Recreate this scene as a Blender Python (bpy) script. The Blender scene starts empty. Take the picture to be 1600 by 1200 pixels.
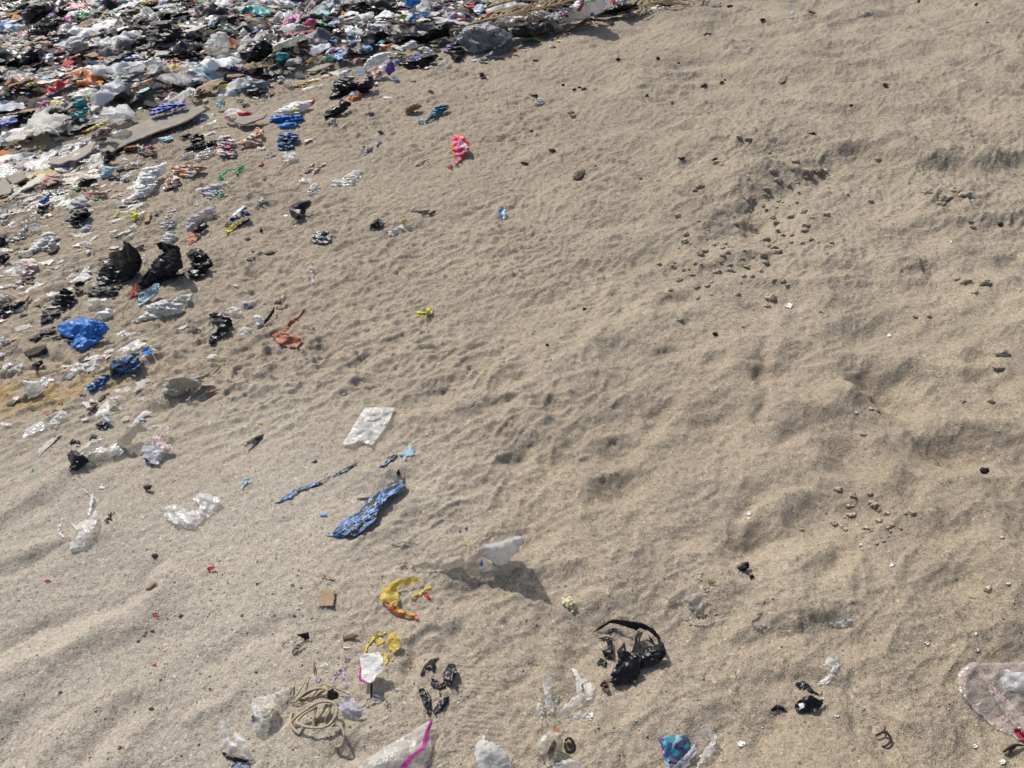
import bpy, math, random
import numpy as np
from mathutils import Vector
from mathutils.bvhtree import BVHTree
from mathutils.geometry import delaunay_2d_cdt

rng = np.random.default_rng(7)
random.seed(7)
scene = bpy.context.scene
COL = scene.collection

# ------------------------------------------------------------------ camera, sky, sun, exposure
CAM_Z, PITCH = 1.60, math.radians(37.0)
FPX = 1209.0                                        # focal length in photo pixels (1600 wide)
cam_d = bpy.data.cameras.new('camera')
cam = bpy.data.objects.new('camera', cam_d)
COL.objects.link(cam)
cam.location = (0, 0, CAM_Z)
cam.rotation_euler = (math.pi / 2 - PITCH, 0, 0)
cam_d.sensor_width = 36
cam_d.lens = 36 * FPX / 1600
cam_d.clip_start = 0.05
cam_d.clip_end = 1500
scene.camera = cam

SUN_EL, SUN_AZ = math.radians(49), math.radians(-37)   # azimuth from +Y (ahead), negative = towards -X
sd = Vector((math.sin(SUN_AZ) * math.cos(SUN_EL), math.cos(SUN_AZ) * math.cos(SUN_EL), math.sin(SUN_EL)))
w = bpy.data.worlds.new('World')
scene.world = w
w.use_nodes = True
wn = w.node_tree
sky = wn.nodes.new('ShaderNodeTexSky')
sky.sky_type = 'NISHITA'
sky.sun_disc = False
sky.sun_elevation = SUN_EL
sky.sun_rotation = SUN_AZ
sky.dust_density = 3.0
wn.links.new(sky.outputs[0], wn.nodes['Background'].inputs[0])
wn.nodes['Background'].inputs[1].default_value = 0.125
sl = bpy.data.lights.new('sun', 'SUN')
sl.energy = 4.0
sl.angle = math.radians(0.6)
sl.color = (1.0, 0.955, 0.88)
so = bpy.data.objects.new('sun', sl)
COL.objects.link(so)
so.rotation_euler = sd.to_track_quat('Z', 'Y').to_euler()
so.location = sd * 30
vs = scene.view_settings
vs.view_transform = 'Standard'
vs.look = 'None'
vs.exposure = -0.12
vs.gamma = 1.0
vs.use_curve_mapping = False
scene.render.engine = 'CYCLES'
scene.cycles.transparent_max_bounces = 16

# ------------------------------------------------------------------ noise
_perm = rng.permutation(256)
_perm = np.concatenate([_perm, _perm, _perm])
_ang = rng.uniform(0, 2 * math.pi, 256)
_gx, _gy = np.cos(_ang), np.sin(_ang)

def pn(x, y, seed=0):
    x = np.asarray(x, float) + seed * 17.31
    y = np.asarray(y, float) + seed * 9.77
    xi = np.floor(x); yi = np.floor(y)
    fx = x - xi; fy = y - yi
    xi = xi.astype(np.int64) & 255; yi = yi.astype(np.int64) & 255
    u = fx * fx * fx * (fx * (fx * 6 - 15) + 10); v = fy * fy * fy * (fy * (fy * 6 - 15) + 10)
    def g(ix, iy, dx, dy):
        h = _perm[_perm[ix] + iy]
        return _gx[h] * dx + _gy[h] * dy
    x1 = (xi + 1) & 255; y1 = (yi + 1) & 255
    a = g(xi, yi, fx, fy); b = g(x1, yi, fx - 1, fy)
    c = g(xi, y1, fx, fy - 1); d = g(x1, y1, fx - 1, fy - 1)
    return 1.5 * ((a + (b - a) * u) * (1 - v) + (c + (d - c) * u) * v)

def ridge(x, y, seed=0):
    return 1 - 2 * np.abs(pn(x, y, seed))

def crest(x, y, seed=0, k=5):
    return np.clip(ridge(x, y, seed), 0, 1) ** k

def sstep(a, b, x):
    t = np.clip((x - a) / (b - a), 0, 1)
    return t * t * (3 - 2 * t)

# ------------------------------------------------------------------ photo pixel -> ray -> ground
SP, CP = math.sin(PITCH), math.cos(PITCH)
def ray(px, py):
    a = (np.asarray(px, float) - 800) / FPX
    b = (600 - np.asarray(py, float)) / FPX
    return a, CP + b * SP, -SP + b * CP

def base_h(x, y):
    return 0.045 * x + 0.012 * np.maximum(y - 3, 0)      # the beach rises gently to one side

def hit(px, py, h=0.0, height=base_h):
    dx, dy, dz = ray(px, py)
    z = np.zeros_like(dx) + h
    for i in range(16):
        t = np.minimum((z - CAM_Z) / np.minimum(dz, -0.03), 40)
        n = height(t * dx, t * dy) + h
        z = n if i < 4 else .5 * (z + n)
    t = np.minimum((z - CAM_Z) / np.minimum(dz, -0.03), 40)
    return np.stack([t * dx, t * dy, z], -1)

def seg_dist(x, y, pts):
    """distance to a polyline, and which side (+ = to the left of its direction)"""
    best = np.full(np.shape(x), 1e9); side = np.zeros(np.shape(x))
    for (ax, ay), (bx, by) in zip(pts[:-1], pts[1:]):
        ex, ey = bx - ax, by - ay
        L2 = ex * ex + ey * ey + 1e-12
        t = np.clip(((x - ax) * ex + (y - ay) * ey) / L2, 0, 1)
        d = np.hypot(x - ax - t * ex, y - ay - t * ey)
        s = np.sign(ex * (y - ay) - ey * (x - ax))
        m = d < best
        best = np.where(m, d, best); side = np.where(m, s, side)
    return best, side

def gpts(px):
    p = hit([a for a, b in px], [b for a, b in px])
    return [(q[0], q[1]) for q in p]

EDGE = gpts([(-420, 420), (-150, 318), (0, 258), (120, 225), (250, 186), (350, 160), (440, 128), (520, 112), (600, 96), (700, 92),
             (830, 68), (900, 38), (1000, 12), (1150, -40)])
EDGE = EDGE + [(EDGE[-1][0] + 6, EDGE[-1][1] + 5)]
def dump_depth(x, y):
    d, s = seg_dist(x, y, EDGE)
    return d * s                                        # metres inside the litter field

# ------------------------------------------------------------------ terrain
S2 = math.sqrt(0.5)
def line_feat(px, width, amp):
    return ('l', gpts(px), width, amp)
def hollow(px, py, rx, ry, depth, ang=35):
    c = hit(px, py); a = hit(px + 20, py); m = np.hypot(*(a - c)[:2]) / 20
    return ('h', c, rx * m, ry * m, depth, math.radians(ang))
FEATS = []
def fl(w_, a_, *p): FEATS.append(line_feat(p, w_, a_))
# furrows and ridges of the crusted sand
fl(.035, -.020, (-20, 1025), (60, 985), (120, 955), (190, 943), (225, 915), (243, 880))
fl(.05, .022, (-10, 1065), (60, 1040), (120, 1015), (180, 985), (235, 940), (262, 900))
fl(.05, -.020, (0, 1185), (40, 1130), (70, 1090), (110, 1055), (190, 1015), (260, 990))
fl(.05, .014, (-20, 1110), (60, 1090), (130, 1050), (210, 1010))
fl(.04, .014, (60, 1200), (90, 1160), (150, 1110), (215, 1080), (240, 1060))
fl(.03, -.012, (130, 1190), (150, 1140), (190, 1110), (230, 1100))
fl(.03, .013, (170, 1200), (210, 1160), (235, 1110), (240, 1085))
fl(.03, -.015, (-10, 890), (20, 888), (45, 880), (80, 858))
fl(.04, .018, (-10, 880), (40, 865), (100, 845), (150, 830))
fl(.03, -.014, (340, 1030), (360, 1010), (400, 1000), (430, 985))
fl(.022, .010, (310, 1120), (350, 1100), (372, 1075))
fl(.03, .012, (0, 800), (60, 770), (110, 735), (190, 700), (260, 690))
fl(.03, -.012, (0, 830), (70, 790), (130, 740), (200, 712))
# round prints, drag marks and scarps
fl(.018, -.011, (640, 1042), (645, 1015), (658, 995), (685, 986), (715, 990))
fl(.02, -.010, (800, 1075), (830, 1050), (850, 1036))
fl(.018, -.012, (1150, 1000), (1185, 998), (1240, 988), (1290, 972), (1310, 975))
fl(.016, -.008, (1120, 1076), (1170, 1070), (1235, 1062), (1260, 1050))
fl(.02, -.012, (1187, 1172), (1195, 1140), (1222, 1112))
fl(.012, .006, (1353, 1058), (1380, 1122), (1400, 1160), (1422, 1205))
fl(.006, -.006, (1362, 1080), (1386, 1132), (1412, 1172), (1424, 1200))
fl(.03, -.018, (1165, 785), (1185, 768), (1215, 750), (1250, 744))
fl(.03, .014, (1180, 805), (1215, 775), (1255, 765))
fl(.02, -.018, (1185, 660), (1188, 600), (1193, 560), (1191, 540))
fl(.05, .022, (1330, 620), (1380, 580), (1440, 560), (1500, 545))
fl(.05, .02, (1380, 690), (1440, 670), (1520, 660), (1600, 655))
fl(.05, .02, (1230, 660), (1300, 640), (1350, 605))
fl(.03, -.025, (1325, 243), (1350, 241), (1378, 240))
fl(.06, .03, (1300, 235), (1340, 228), (1390, 228))
fl(.05, .02, (1440, 275), (1480, 268), (1510, 290))
fl(.04, -.018, (640, 640), (700, 620), (760, 612), (810, 590))
fl(.05, .016, (650, 655), (720, 640), (780, 628), (830, 612))
fl(.04, .014, (560, 600), (600, 570), (650, 560))
fl(.05, .015, (900, 560), (960, 520), (1010, 500), (1080, 490))
fl(.04, -.013, (850, 640), (930, 620), (1000, 590))
fl(.04, .014, (1400, 420), (1470, 400), (1560, 380), (1620, 378))
fl(.05, -.018, (1090, 440), (1140, 420), (1200, 410))
fl(.05, .018, (1150, 505), (1230, 495), (1300, 470))
for a in [(400, 430, 22, 15, .035), (508, 552, 30, 18, .03), (700, 610, 60, 15, .02), (770, 640, 55, 14, .018), (1320, 715, 55, 25, .035), (1375, 600, 45, 35, .04),
          (1205, 590, 40, 30, .028), (1480, 700, 45, 25, .03), (1330, 860, 60, 25, .025), (1060, 470, 60, 15, .025), (1350, 330, 60, 25, .03), (1400, 620, 35, 40, .02),
          (1290, 270, 50, 25, .04), (1560, 600, 40, 25, .03), (1130, 640, 50, 20, .02), (960, 760, 60, 25, .015), (1490, 830, 60, 25, .02), 
          (700, 1010, 35, 28, .012), (1290, 900, 60, 25, .018), (1090, 840, 60, 20, .018), (1240, 680, 50, 20, .02), (1560, 760, 40, 25, .02), (540, 1180, 45, 22, .025),
          (900, 1010, 40, 18, .015), (1500, 900, 60, 25, .02), (1460, 480, 50, 18, .02), (1560, 470, 40, 18, .02), (1250, 560, 50, 18, .02), (1010, 640, 60, 18, .015),
          (860, 470, 40, 12, .015), (1000, 370, 50, 14, .02), (1180, 350, 55, 18, .025), (90, 560, 20, 10, .02), (255, 640, 25, 12, .02), (1430, 760, 40, 20, .02)]:
    FEATS.append(hollow(*a))

def terrain_h(x, y):
    z = base_h(x, y)
    D = dump_depth(x, y)
    s = (x + y) * S2; t = (y - x) * S2                     # along / across the wind streaks
    wx = x + .10 * pn(x * 2.1, y * 2.1, 31); wy = y + .10 * pn(x * 2.1, y * 2.1, 32)
    right = sstep(-0.9, 0.9, x - 0.10 * (y - 2.0))         # trodden side
    near_l = sstep(0.1, -0.5, x + 0.15) * sstep(2.3, 1.6, y)   # smooth crust
    # soft hollows and mounds of trodden sand
    z = z + right * (.045 * pn(wx * 1.6, wy * 1.6, 1) + .030 * pn(wx * 3.4, wy * 3.4, 2) + .050 * (.3 - np.abs(pn(wx * 2.6, wy * 3.2, 18))) * (.7 + .6 * pn(x * 1.1, y * 1.1, 19))) + .010 * pn(wx * 1.3, wy * 1.3, 3)
    r1 = np.abs(pn(wx * 5.5 + .3 * pn(x * 9, y * 9, 7), wy * 5.5, 4))
    z = z + (.35 + .65 * right) * (1 - near_l) * .017 * (.35 - r1)
    # wind and rain streaks
    soft = right * sstep(3.6, 2.2, y)                        # loose dry sand
    st = (.2 + .8 * (1 - right * .45)) * (1 - .93 * near_l) * (1 - .6 * soft) * (.8 + .7 * pn(x * 1.7, y * 1.7, 27))
    sw = s + .06 * pn(x * 6, y * 6, 21); tw = t + .04 * pn(x * 7, y * 7, 22)
    z = z + st * (.0085 * ridge(sw * 4.0, tw * 9.5, 5) + .0065 * ridge(sw * 8.5, tw * 21, 6))
    s2 = x * .90 + y * .43 + .05 * pn(x * 5, y * 5, 23); t2 = y * .90 - x * .43
    z = z + st * (.011 * crest(s2 * 3.4, t2 * 8.5, 24) + .009 * crest(sw * 6.5, tw * 13, 25) + .006 * crest(s2 * 13, t2 * 26, 26))
    # pocked surface: small dimples with crests
    pk = np.abs(pn(wx * 17, wy * 17, 8)) + .6 * np.abs(pn(sw * 22, tw * 40, 9))
    z = z - (1 - .75 * near_l) * (1 - .5 * soft) * .0075 * (pk - .4)
    z = z + (1 - .6 * near_l) * ((1 - .5 * soft) * .0042 * pn(x * 44, y * 48, 10) + (1 - .4 * soft) * .0013 * pn(x * 110, y * 110, 11) - .005 * np.clip(pn(x * 30 + .4, y * 30, 17) - .28, 0, 1)) + .0006 * pn(x * 260, y * 260, 12)
    # crust furrows
    z = z + near_l * (.008 * pn(sw * 1.3, tw * 3.6, 13) + .0012 * pn(sw * 12, tw * 30, 14))
    for f in FEATS:
        if f[0] == 'l':
            P = np.array(f[1]); m = 4 * f[2]
            sel = (x > P[:, 0].min() - m) & (x < P[:, 0].max() + m) & (y > P[:, 1].min() - m) & (y < P[:, 1].max() + m)
            if sel.any():
                d, _ = seg_dist(x[sel] + .02 * pn(x[sel] * 12, y[sel] * 12, 41), y[sel] + .02 * pn(x[sel] * 12, y[sel] * 12, 42), f[1])
                z[sel] += f[3] * np.exp(-(d / f[2]) ** 2) * (.75 + .5 * pn(x[sel] * 9, y[sel] * 9, 43))
        else:
            _, c, rx, ry, dep, an = f
            ry = ry * 1.5
            sel = (np.abs(x - c[0]) < 3 * max(rx, ry)) & (np.abs(y - c[1]) < 3 * max(rx, ry))
            if sel.any():
                dx = x[sel] - c[0] + .03 * pn(x[sel] * 11, y[sel] * 11, 44); dy = y[sel] - c[1] + .03 * pn(x[sel] * 11, y[sel] * 11, 45)
                u = dx * math.cos(an) + dy * math.sin(an); v = -dx * math.sin(an) + dy * math.cos(an)
                r2 = (u / rx) ** 2 + (v / ry) ** 2
                z[sel] += dep * (-np.exp(-r2 * 1.2) + .45 * r2 * np.exp(-r2))
    # many half-effaced footprints
    for (cx, cy, an, dep, L) in STEPS:
        sel = (np.abs(x - cx) < .4) & (np.abs(y - cy) < .4)
        if sel.any():
            dx = x[sel] - cx + .02 * pn(x[sel] * 14, y[sel] * 14, 46); dy = y[sel] - cy + .02 * pn(x[sel] * 14, y[sel] * 14, 47)
            u = dx * math.cos(an) + dy * math.sin(an); v = -dx * math.sin(an) + dy * math.cos(an)
            r2 = (u / L) ** 2 + (v / (L * .42)) ** 2
            z[sel] += 1.1 * dep * (-np.exp(-r2 ** 1.5) + .5 * r2 * np.exp(-r2))
    # shoe tread print
    c = TREAD
    sel = (np.abs(x - c[0]) < .09) & (np.abs(y - c[1]) < .16)
    if sel.any():
        dx = x[sel] - c[0]; dy = y[sel] - c[1]
        m = sstep(.055, .04, np.abs(dx + .12 * dy)) * sstep(.135, .10, np.abs(dy))
        z[sel] += m * (-.003 + .0011 * np.sin((dy + .10 * dx) * 2 * math.pi / .0115))
    # low broken bank across the slope
    d, sg = seg_dist(x + .06 * pn(x * 4, y * 4, 61), y + .06 * pn(x * 4, y * 4, 62), BANK)
    dd = d * sg
    up = sstep(-.10, .07, dd)
    ends = sstep(BANK[0][0] - .05, BANK[3][0], x)
    z = z + ends * .055 * (up * np.exp(-np.maximum(dd, 0) / .5) - .55 * (1 - up) * np.exp(np.minimum(dd, 0) / .28)) * (.8 + .6 * pn(x * 2.2, y * 2.2, 63))
    # the litter field lies on hummocks of its own
    k = sstep(-.1, .8, D)
    z = z + k * (.05 + .05 * pn(x * 1.6, y * 1.6, 15) + .035 * pn(x * 4, y * 4, 16))
    return z

BANK = gpts([(1030, 480), (1070, 410), (1120, 340), (1190, 285), (1290, 245), (1380, 236), (1440, 262), (1510, 262), (1600, 240), (1720, 240)])
TREAD = hit(747, 1092)
STEPS = []
_r = np.random.default_rng(3)
for _ in range(45):
    px, py = _r.uniform(560, 1650), _r.uniform(160, 1180)
    if px < 900 and py > 880 and _r.random() < .7:
        continue
    c = hit(px, py)
    STEPS.append((c[0], c[1], _r.normal(.9, .7), _r.uniform(.008, .022), _r.uniform(.08, .14)))

NV, NU = 980, 1140
Y0, Y1 = 0.55, 13.0
vy = Y0 * (Y1 / Y0) ** np.linspace(0, 1, NV)
yrows = np.concatenate([[-60, -20, -8, -3, -1, -.2, .2, .4], vy, Y1 * np.array([1.05, 1.15, 1.4, 2, 4, 9, 22, 60])])
ui = np.linspace(-1, 1, NU)
ucols = np.concatenate([[-60, -18, -6, -3, -2, -1.4, -1.15, -1.05], ui, [1.05, 1.15, 1.4, 2, 3, 6, 18, 60]])
def wid(y): return 1.55 + 0.62 * np.maximum(y, 0.0)
UU, YY = np.meshgrid(ucols, yrows)
XX = UU * wid(YY)
ZZ = terrain_h(XX, YY)

def ground(x, y):
    """height of the built sand sheet (bilinear)"""
    x = np.asarray(x, float); y = np.asarray(y, float)
    j = np.log(np.clip(y, Y0 * 1.0001, Y1 * .9999) / Y0) / math.log(Y1 / Y0) * (NV - 1)
    i = (np.clip(x / wid(np.clip(y, Y0, Y1)), -.9999, .9999) + 1) / 2 * (NU - 1)
    j0 = np.clip(np.floor(j).astype(int), 0, NV - 2); i0 = np.clip(np.floor(i).astype(int), 0, NU - 2)
    fj = j - j0; fi = i - i0
    Z = ZZ[8:8 + NV, 8:8 + NU]
    return (Z[j0, i0] * (1 - fi) + Z[j0, i0 + 1] * fi) * (1 - fj) + (Z[j0 + 1, i0] * (1 - fi) + Z[j0 + 1, i0 + 1] * fi) * fj

# ------------------------------------------------------------------ materials
MATS = {}
class NT:
    def __init__(s, name):
        s.m = bpy.data.materials.new(name); s.m.use_nodes = True
        s.t = s.m.node_tree; s.n = s.t.nodes; s.n.clear(); s.out = s.n.new('ShaderNodeOutputMaterial')
    def node(s, kind, **kw):
        n = s.n.new('ShaderNode' + kind)
        for k, v in kw.items():
            if k[0] == '_':
                setattr(n, k[1:], v)
            else:
                s.put(n.inputs[k.replace('__', ' ')], v)
        return n
    def put(s, inp, v):
        if isinstance(v, bpy.types.NodeSocket): s.t.links.new(v, inp)
        elif isinstance(v, bpy.types.Node): s.t.links.new(v.outputs[0], inp)
        else: inp.default_value = v
    def math(s, op, a, b=0.0):
        n = s.n.new('ShaderNodeMath'); n.operation = op; s.put(n.inputs[0], a); s.put(n.inputs[1], b); return n.outputs[0]
    def mix(s, f, a, b, mode='MIX'):
        n = s.n.new('ShaderNodeMix'); n.data_type = 'RGBA'; n.blend_type = mode
        s.put(n.inputs[0], f); s.put(n.inputs[6], a); s.put(n.inputs[7], b); return n.outputs[2]
    def ramp(s, f, stops, const=False):
        n = s.n.new('ShaderNodeValToRGB'); r = n.color_ramp
        if const: r.interpolation = 'CONSTANT'
        while len(r.elements) < len(stops): r.elements.new(.5)
        for e, (p, c) in zip(r.elements, stops):
            e.position = p; e.color = (*c, 1) if len(c) == 3 else c
        s.put(n.inputs[0], f); return n.outputs[0]

def c4(c): return (c[0], c[1], c[2], 1)
SANDC = (.40, .335, .26)

def film(name, col, rough=.42, transl=.15, clear=0.0, dust=.25, pattern=None, bump=.5, spec=.5):
    """plastic film, sachet foil, rag or paper; clear = share of light that passes straight through"""
    T = NT(name)
    uv = T.node('UVMap', _uv_map='uv')
    tc = T.node('TexCoord')
    info = T.node('ObjectInfo')
    if pattern is None: c = T.mix(0.0, c4(col), c4(col))
    else: c = pattern(T, uv, tc)
    br = T.math('MULTIPLY_ADD', info.outputs['Random'], .35)
    T.n[-1].inputs[2].default_value = .82
    hsv = T.node('HueSaturation', Value=br, Color=c)
    nz = T.node('TexNoise', Vector=tc.outputs['Object'], Scale=22.0, Detail=5.0)
    dm = T.math('MULTIPLY', T.ramp(nz.outputs[0], [(.45, (0, 0, 0)), (.75, (1, 1, 1))]), dust)
    c = T.mix(dm, hsv.outputs[0], c4(SANDC))
    if name == 'damp_sand_clod':
        gvv = T.node('TexVoronoi', Vector=tc.outputs['Object'], Scale=300.0); gcc = T.node('SeparateColor', Color=gvv.outputs['Color'])
        c = T.mix(1.0, hsv.outputs[0], T.ramp(gcc.outputs[0], [(0, (.5, .5, .48)), (.5, (1, 1, 1)), (1, (1.5, 1.5, 1.45))]), 'MULTIPLY')
    bn = T.node('TexNoise', Vector=tc.outputs['Object'], Scale=38.0, Detail=2.5, Distortion=1.6)
    bn2 = T.node('TexNoise', Vector=tc.outputs['Object'], Scale=120.0, Detail=3.0)
    bh = T.math('ADD', T.math('MULTIPLY', T.math('ABSOLUTE', T.math('SUBTRACT', bn.outputs[0], .5)), -3.2), T.math('MULTIPLY', bn2.outputs[0], .35))
    bp = T.node('Bump', Strength=bump, Distance=.004, Height=bh)
    p = T.node('BsdfPrincipled', Roughness=rough, Normal=bp.outputs[0])
    p.inputs['Specular IOR Level'].default_value = spec
    T.put(p.inputs['Base Color'], c)
    sh = p.outputs[0]
    if transl > 0:
        tr = T.node('BsdfTranslucent', Color=c, Normal=bp.outputs[0])
        mx = T.n.new('ShaderNodeMixShader'); T.put(mx.inputs[0], transl); T.put(mx.inputs[1], sh); T.put(mx.inputs[2], tr.outputs[0]); sh = mx.outputs[0]
    if clear > 0:
        tp = T.node('BsdfTransparent', Color=(.97, .97, .96, 1))
        cn = T.node('TexNoise', Vector=tc.outputs['Object'], Scale=30.0, Detail=4.0)
        lw = T.node('LayerWeight', Blend=.35, Normal=bp.outputs[0])
        f = T.math('SUBTRACT', T.math('ADD', clear - .22, T.math('MULTIPLY', cn.outputs[0], .44)), T.math('MULTIPLY', lw.outputs['Facing'], .45))
        rim = T.node('Attribute', _attribute_name='rim')
        f = T.math('MULTIPLY', T.math('MAXIMUM', f, 0.0), T.math('SUBTRACT', 1.0, T.math('MULTIPLY', rim.outputs['Fac'], .6)))
        mx = T.n.new('ShaderNodeMixShader'); T.put(mx.inputs[0], f); T.put(mx.inputs[1], sh); T.put(mx.inputs[2], tp.outputs[0]); sh = mx.outputs[0]
    T.put(T.out.inputs[0], sh)
    MATS[name] = T.m
    return T.m

def stripes(cols, scale=(1, 0), freq=3.0, warp=2.0, slow=.35):
    def f(T, uv, tc):
        mp = T.node('Mapping', Vector=uv.outputs[0]); mp.inputs['Rotation'].default_value = (0, 0, math.radians(scale[1]))
        ms = T.node('Mapping', Vector=mp.outputs[0]); ms.inputs['Scale'].default_value = (freq, freq * slow, 1)
        nz = T.node('TexNoise', Vector=ms.outputs[0], Scale=1.0, Detail=2.0, Distortion=warp * .4)
        n = len(cols)
        return T.ramp(nz.outputs[0], [(0 if i == 0 else .37 + .26 * i / n, c) for i, c in enumerate(cols)], True)
    return f

def patches(cols, freq=3.0):
    def f(T, uv, tc):
        v = T.node('TexVoronoi', Vector=uv.outputs[0], Scale=freq)
        sx = T.node('SeparateColor', Color=v.outputs['Color'])
        n = len(cols)
        return T.ramp(sx.outputs[0], [(i / n, c) for i, c in enumerate(cols)], True)
    return f

def spots(bg, fg, freq=7.0, size=.25):
    def f(T, uv, tc):
        v = T.node('TexVoronoi', Vector=uv.outputs[0], Scale=freq)
        return T.ramp(v.outputs['Distance'], [(0, fg), (size, bg)], True)
    return f

K = .012
film('black_plastic', (.007, .007, .009), .33, 0, 0, .02, bump=.22, spec=.32)
film('dusty_black_plastic', (.016, .016, .018), .46, 0, 0, .10, bump=.22, spec=.28)
film('charcoal_plastic', (.10, .105, .115), .48, .05, 0, .25)
film('silver_plastic', (.66, .68, .71), .38, .42, 0, .10)
film('white_plastic', (.86, .86, .85), .45, .28, 0, .10)
film('dirty_white_plastic', (.66, .64, .60), .5, .28, 0, .35)
film('milky_film', (.80, .80, .79), .26, .28, .60, .18, spec=.7)
film('clear_film', (.78, .79, .80), .15, .22, .70, .12, bump=.6, spec=1.0)
film('clear_foil', (.84, .86, .88), .15, .2, .60, .10, bump=.6, spec=1.0)
film('dusty_film', (.48, .44, .38), .36, .3, .40, .4)
film('tan_film', (.50, .45, .37), .36, .3, .30, .4)
film('grey_film', (.60, .60, .61), .30, .35, .48, .15)
film('lilac_film', (.42, .42, .52), .36, .2, .40, .35)
film('blue_plastic', (.035, .20, .62), .38, .18, 0, .06)
film('bright_blue_plastic', (.03, .27, .72), .38, .15, 0, .08)
film('deep_blue_plastic', (.025, .07, .42), .42, .1, 0, .12)
film('pale_blue_plastic', (.36, .56, .66), .42, .2, 0, .2)
film('steel_blue_plastic', (.20, .27, .34), .40, .15, 0, .25)
film('teal_plastic', (.02, .34, .38), .40, .15, 0, .15)
film('sea_green_plastic', (.10, .48, .45), .42, .18, 0, .2)
film('dark_teal_rag', (.015, .13, .19), .6, .05, 0, .2)
film('green_plastic', (.06, .42, .16), .40, .22, 0, .1)
film('lime_plastic', (.20, .42, .05), .42, .2, 0, .1)
film('yellow_plastic', (.66, .50, .09), .40, .35, 0, .10)
film('lemon_plastic', (.72, .64, .10), .42, .25, 0, .15)
film('pale_yellow_paper', (.62, .56, .33), .6, .2, 0, .25)
film('orange_plastic', (.68, .20, .025), .42, .18, 0, .2)
film('red_plastic', (.55, .03, .03), .40, .15, 0, .1)
film('red_wrapper', (.66, .06, .08), .36, .22, 0, .05)
film('crimson_plastic', (.33, .015, .045), .42, .12, 0, .15)
film('pink_plastic', (.72, .26, .34), .42, .22, 0, .2)
film('magenta_plastic', (.60, .06, .34), .38, .2, 0, .05)
film('salmon_sheet', (.62, .34, .26), .6, .1, 0, .35)
film('purple_card', (.13, .035, .40), .45, .05, 0, .08)
film('lilac_plastic', (.50, .38, .55), .42, .2, .15, .3)
film('cardboard', (.36, .26, .16), .85, .02, 0, .35, spec=.2)
film('grey_board', (.33, .30, .26), .85, 0, 0, .85, spec=.2)
film('cream_foam', (.66, .62, .53), .7, .1, 0, .3)
film('leather_brown', (.36, .115, .045), .55, 0, 0, .10)
film('dark_brown_rag', (.075, .035, .025), .6, 0, 0, .25)
film('wood_tan', (.34, .25, .16), .8, 0, 0, .3, spec=.2)
film('wood_dark', (.035, .027, .022), .75, 0, 0, .2, spec=.2)
film('straw', (.34, .26, .13), .75, .1, 0, .25, spec=.25)
film('rope_fibre', (.40, .33, .23), .85, 0, 0, .35, spec=.15)
film('dead_leaf', (.22, .18, .12), .7, .1, 0, .4)
film('navy_print', (.012, .016, .075), .38, 0, 0, .05)
film('shell_white', (.78, .75, .70), .5, .05, 0, .1)
film('damp_sand_clod', (.40, .338, .262), .95, 0, 0, .5, bump=.6, spec=.1)
film('pebble_grey', (.17, .145, .115), .7, 0, 0, .35, spec=.3)
film('blue_black_print', (0, 0, 0), .36, .08, 0, .08, stripes([(.010, .011, .016), (.012, .012, .018), (.07, .27, .68), (.012, .012, .018), (.06, .25, .66), (.012, .012, .018)], (1, -45), 9, slow=.12))
film('yellow_red_print', (0, 0, 0), .40, .25, 0, .08, stripes([(.62, .10, .03), (.55, .05, .03), (.62, .12, .04), (.68, .38, .06)], (1, -45), 5, slow=.15))
film('red_pink_print', (0, 0, 0), .36, .18, 0, .06, stripes([(.62, .03, .05), (.70, .06, .10), (.60, .08, .28), (.74, .60, .58), (.62, .05, .06), (.72, .30, .10)], (1, 70), 4))
film('orange_white_print', (0, 0, 0), .40, .2, 0, .2, stripes([(.70, .68, .64), (.68, .22, .04), (.55, .16, .03), (.72, .70, .66), (.68, .25, .06)], (1, 10), 4))
film('pink_white_print', (0, 0, 0), .40, .22, .1, .25, stripes([(.66, .62, .60), (.66, .32, .26), (.70, .66, .64), (.50, .30, .40), (.70, .68, .66)], (1, 40), 4))
film('purple_white_print', (0, 0, 0), .40, .2, .05, .2, stripes([(.62, .56, .56), (.70, .66, .66), (.20, .02, .14), (.68, .60, .60), (.65, .28, .12), (.70, .66, .64)], (1, 50), 4))
film('brown_white_print', (0, 0, 0), .42, .1, 0, .2, stripes([(.60, .56, .52), (.40, .13, .03), (.05, .03, .03), (.62, .58, .54)], (1, 30), 4))
film('blue_white_print', (0, 0, 0), .40, .15, 0, .15, stripes([(.66, .68, .70), (.04, .20, .60), (.10, .34, .66), (.68, .68, .68)], (1, 20), 4))
film('teal_violet_print', (0, 0, 0), .36, .15, 0, .1, patches([(.02, .28, .34), (.05, .07, .22), (.20, .38, .46), (.12, .10, .26), (.03, .20, .28)], 6))
film('black_white_print', (0, 0, 0), .36, .1, 0, .15, stripes([(.02, .02, .025), (.60, .60, .60), (.03, .03, .03), (.35, .35, .36)], (1, 30), 5))
film('spotted_clear_film', (.7, .6, .6), .2, .25, .80, .12, spots((.62, .55, .55), (.50, .04, .08), 8, .2), bump=.35, spec=.8)
film('multicolour_rag', (0, 0, 0), .6, .1, 0, .3, patches([(.30, .20, .22), (.12, .10, .10), (.42, .34, .32), (.50, .26, .24), (.2, .17, .16)], 10))
film('small_print', (0, 0, 0), .4, .15, 0, .15, patches([(.04, .10, .40), (.5, .5, .55), (.03, .25, .22), (.35, .05, .06), (.05, .05, .12)], 3))

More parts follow.
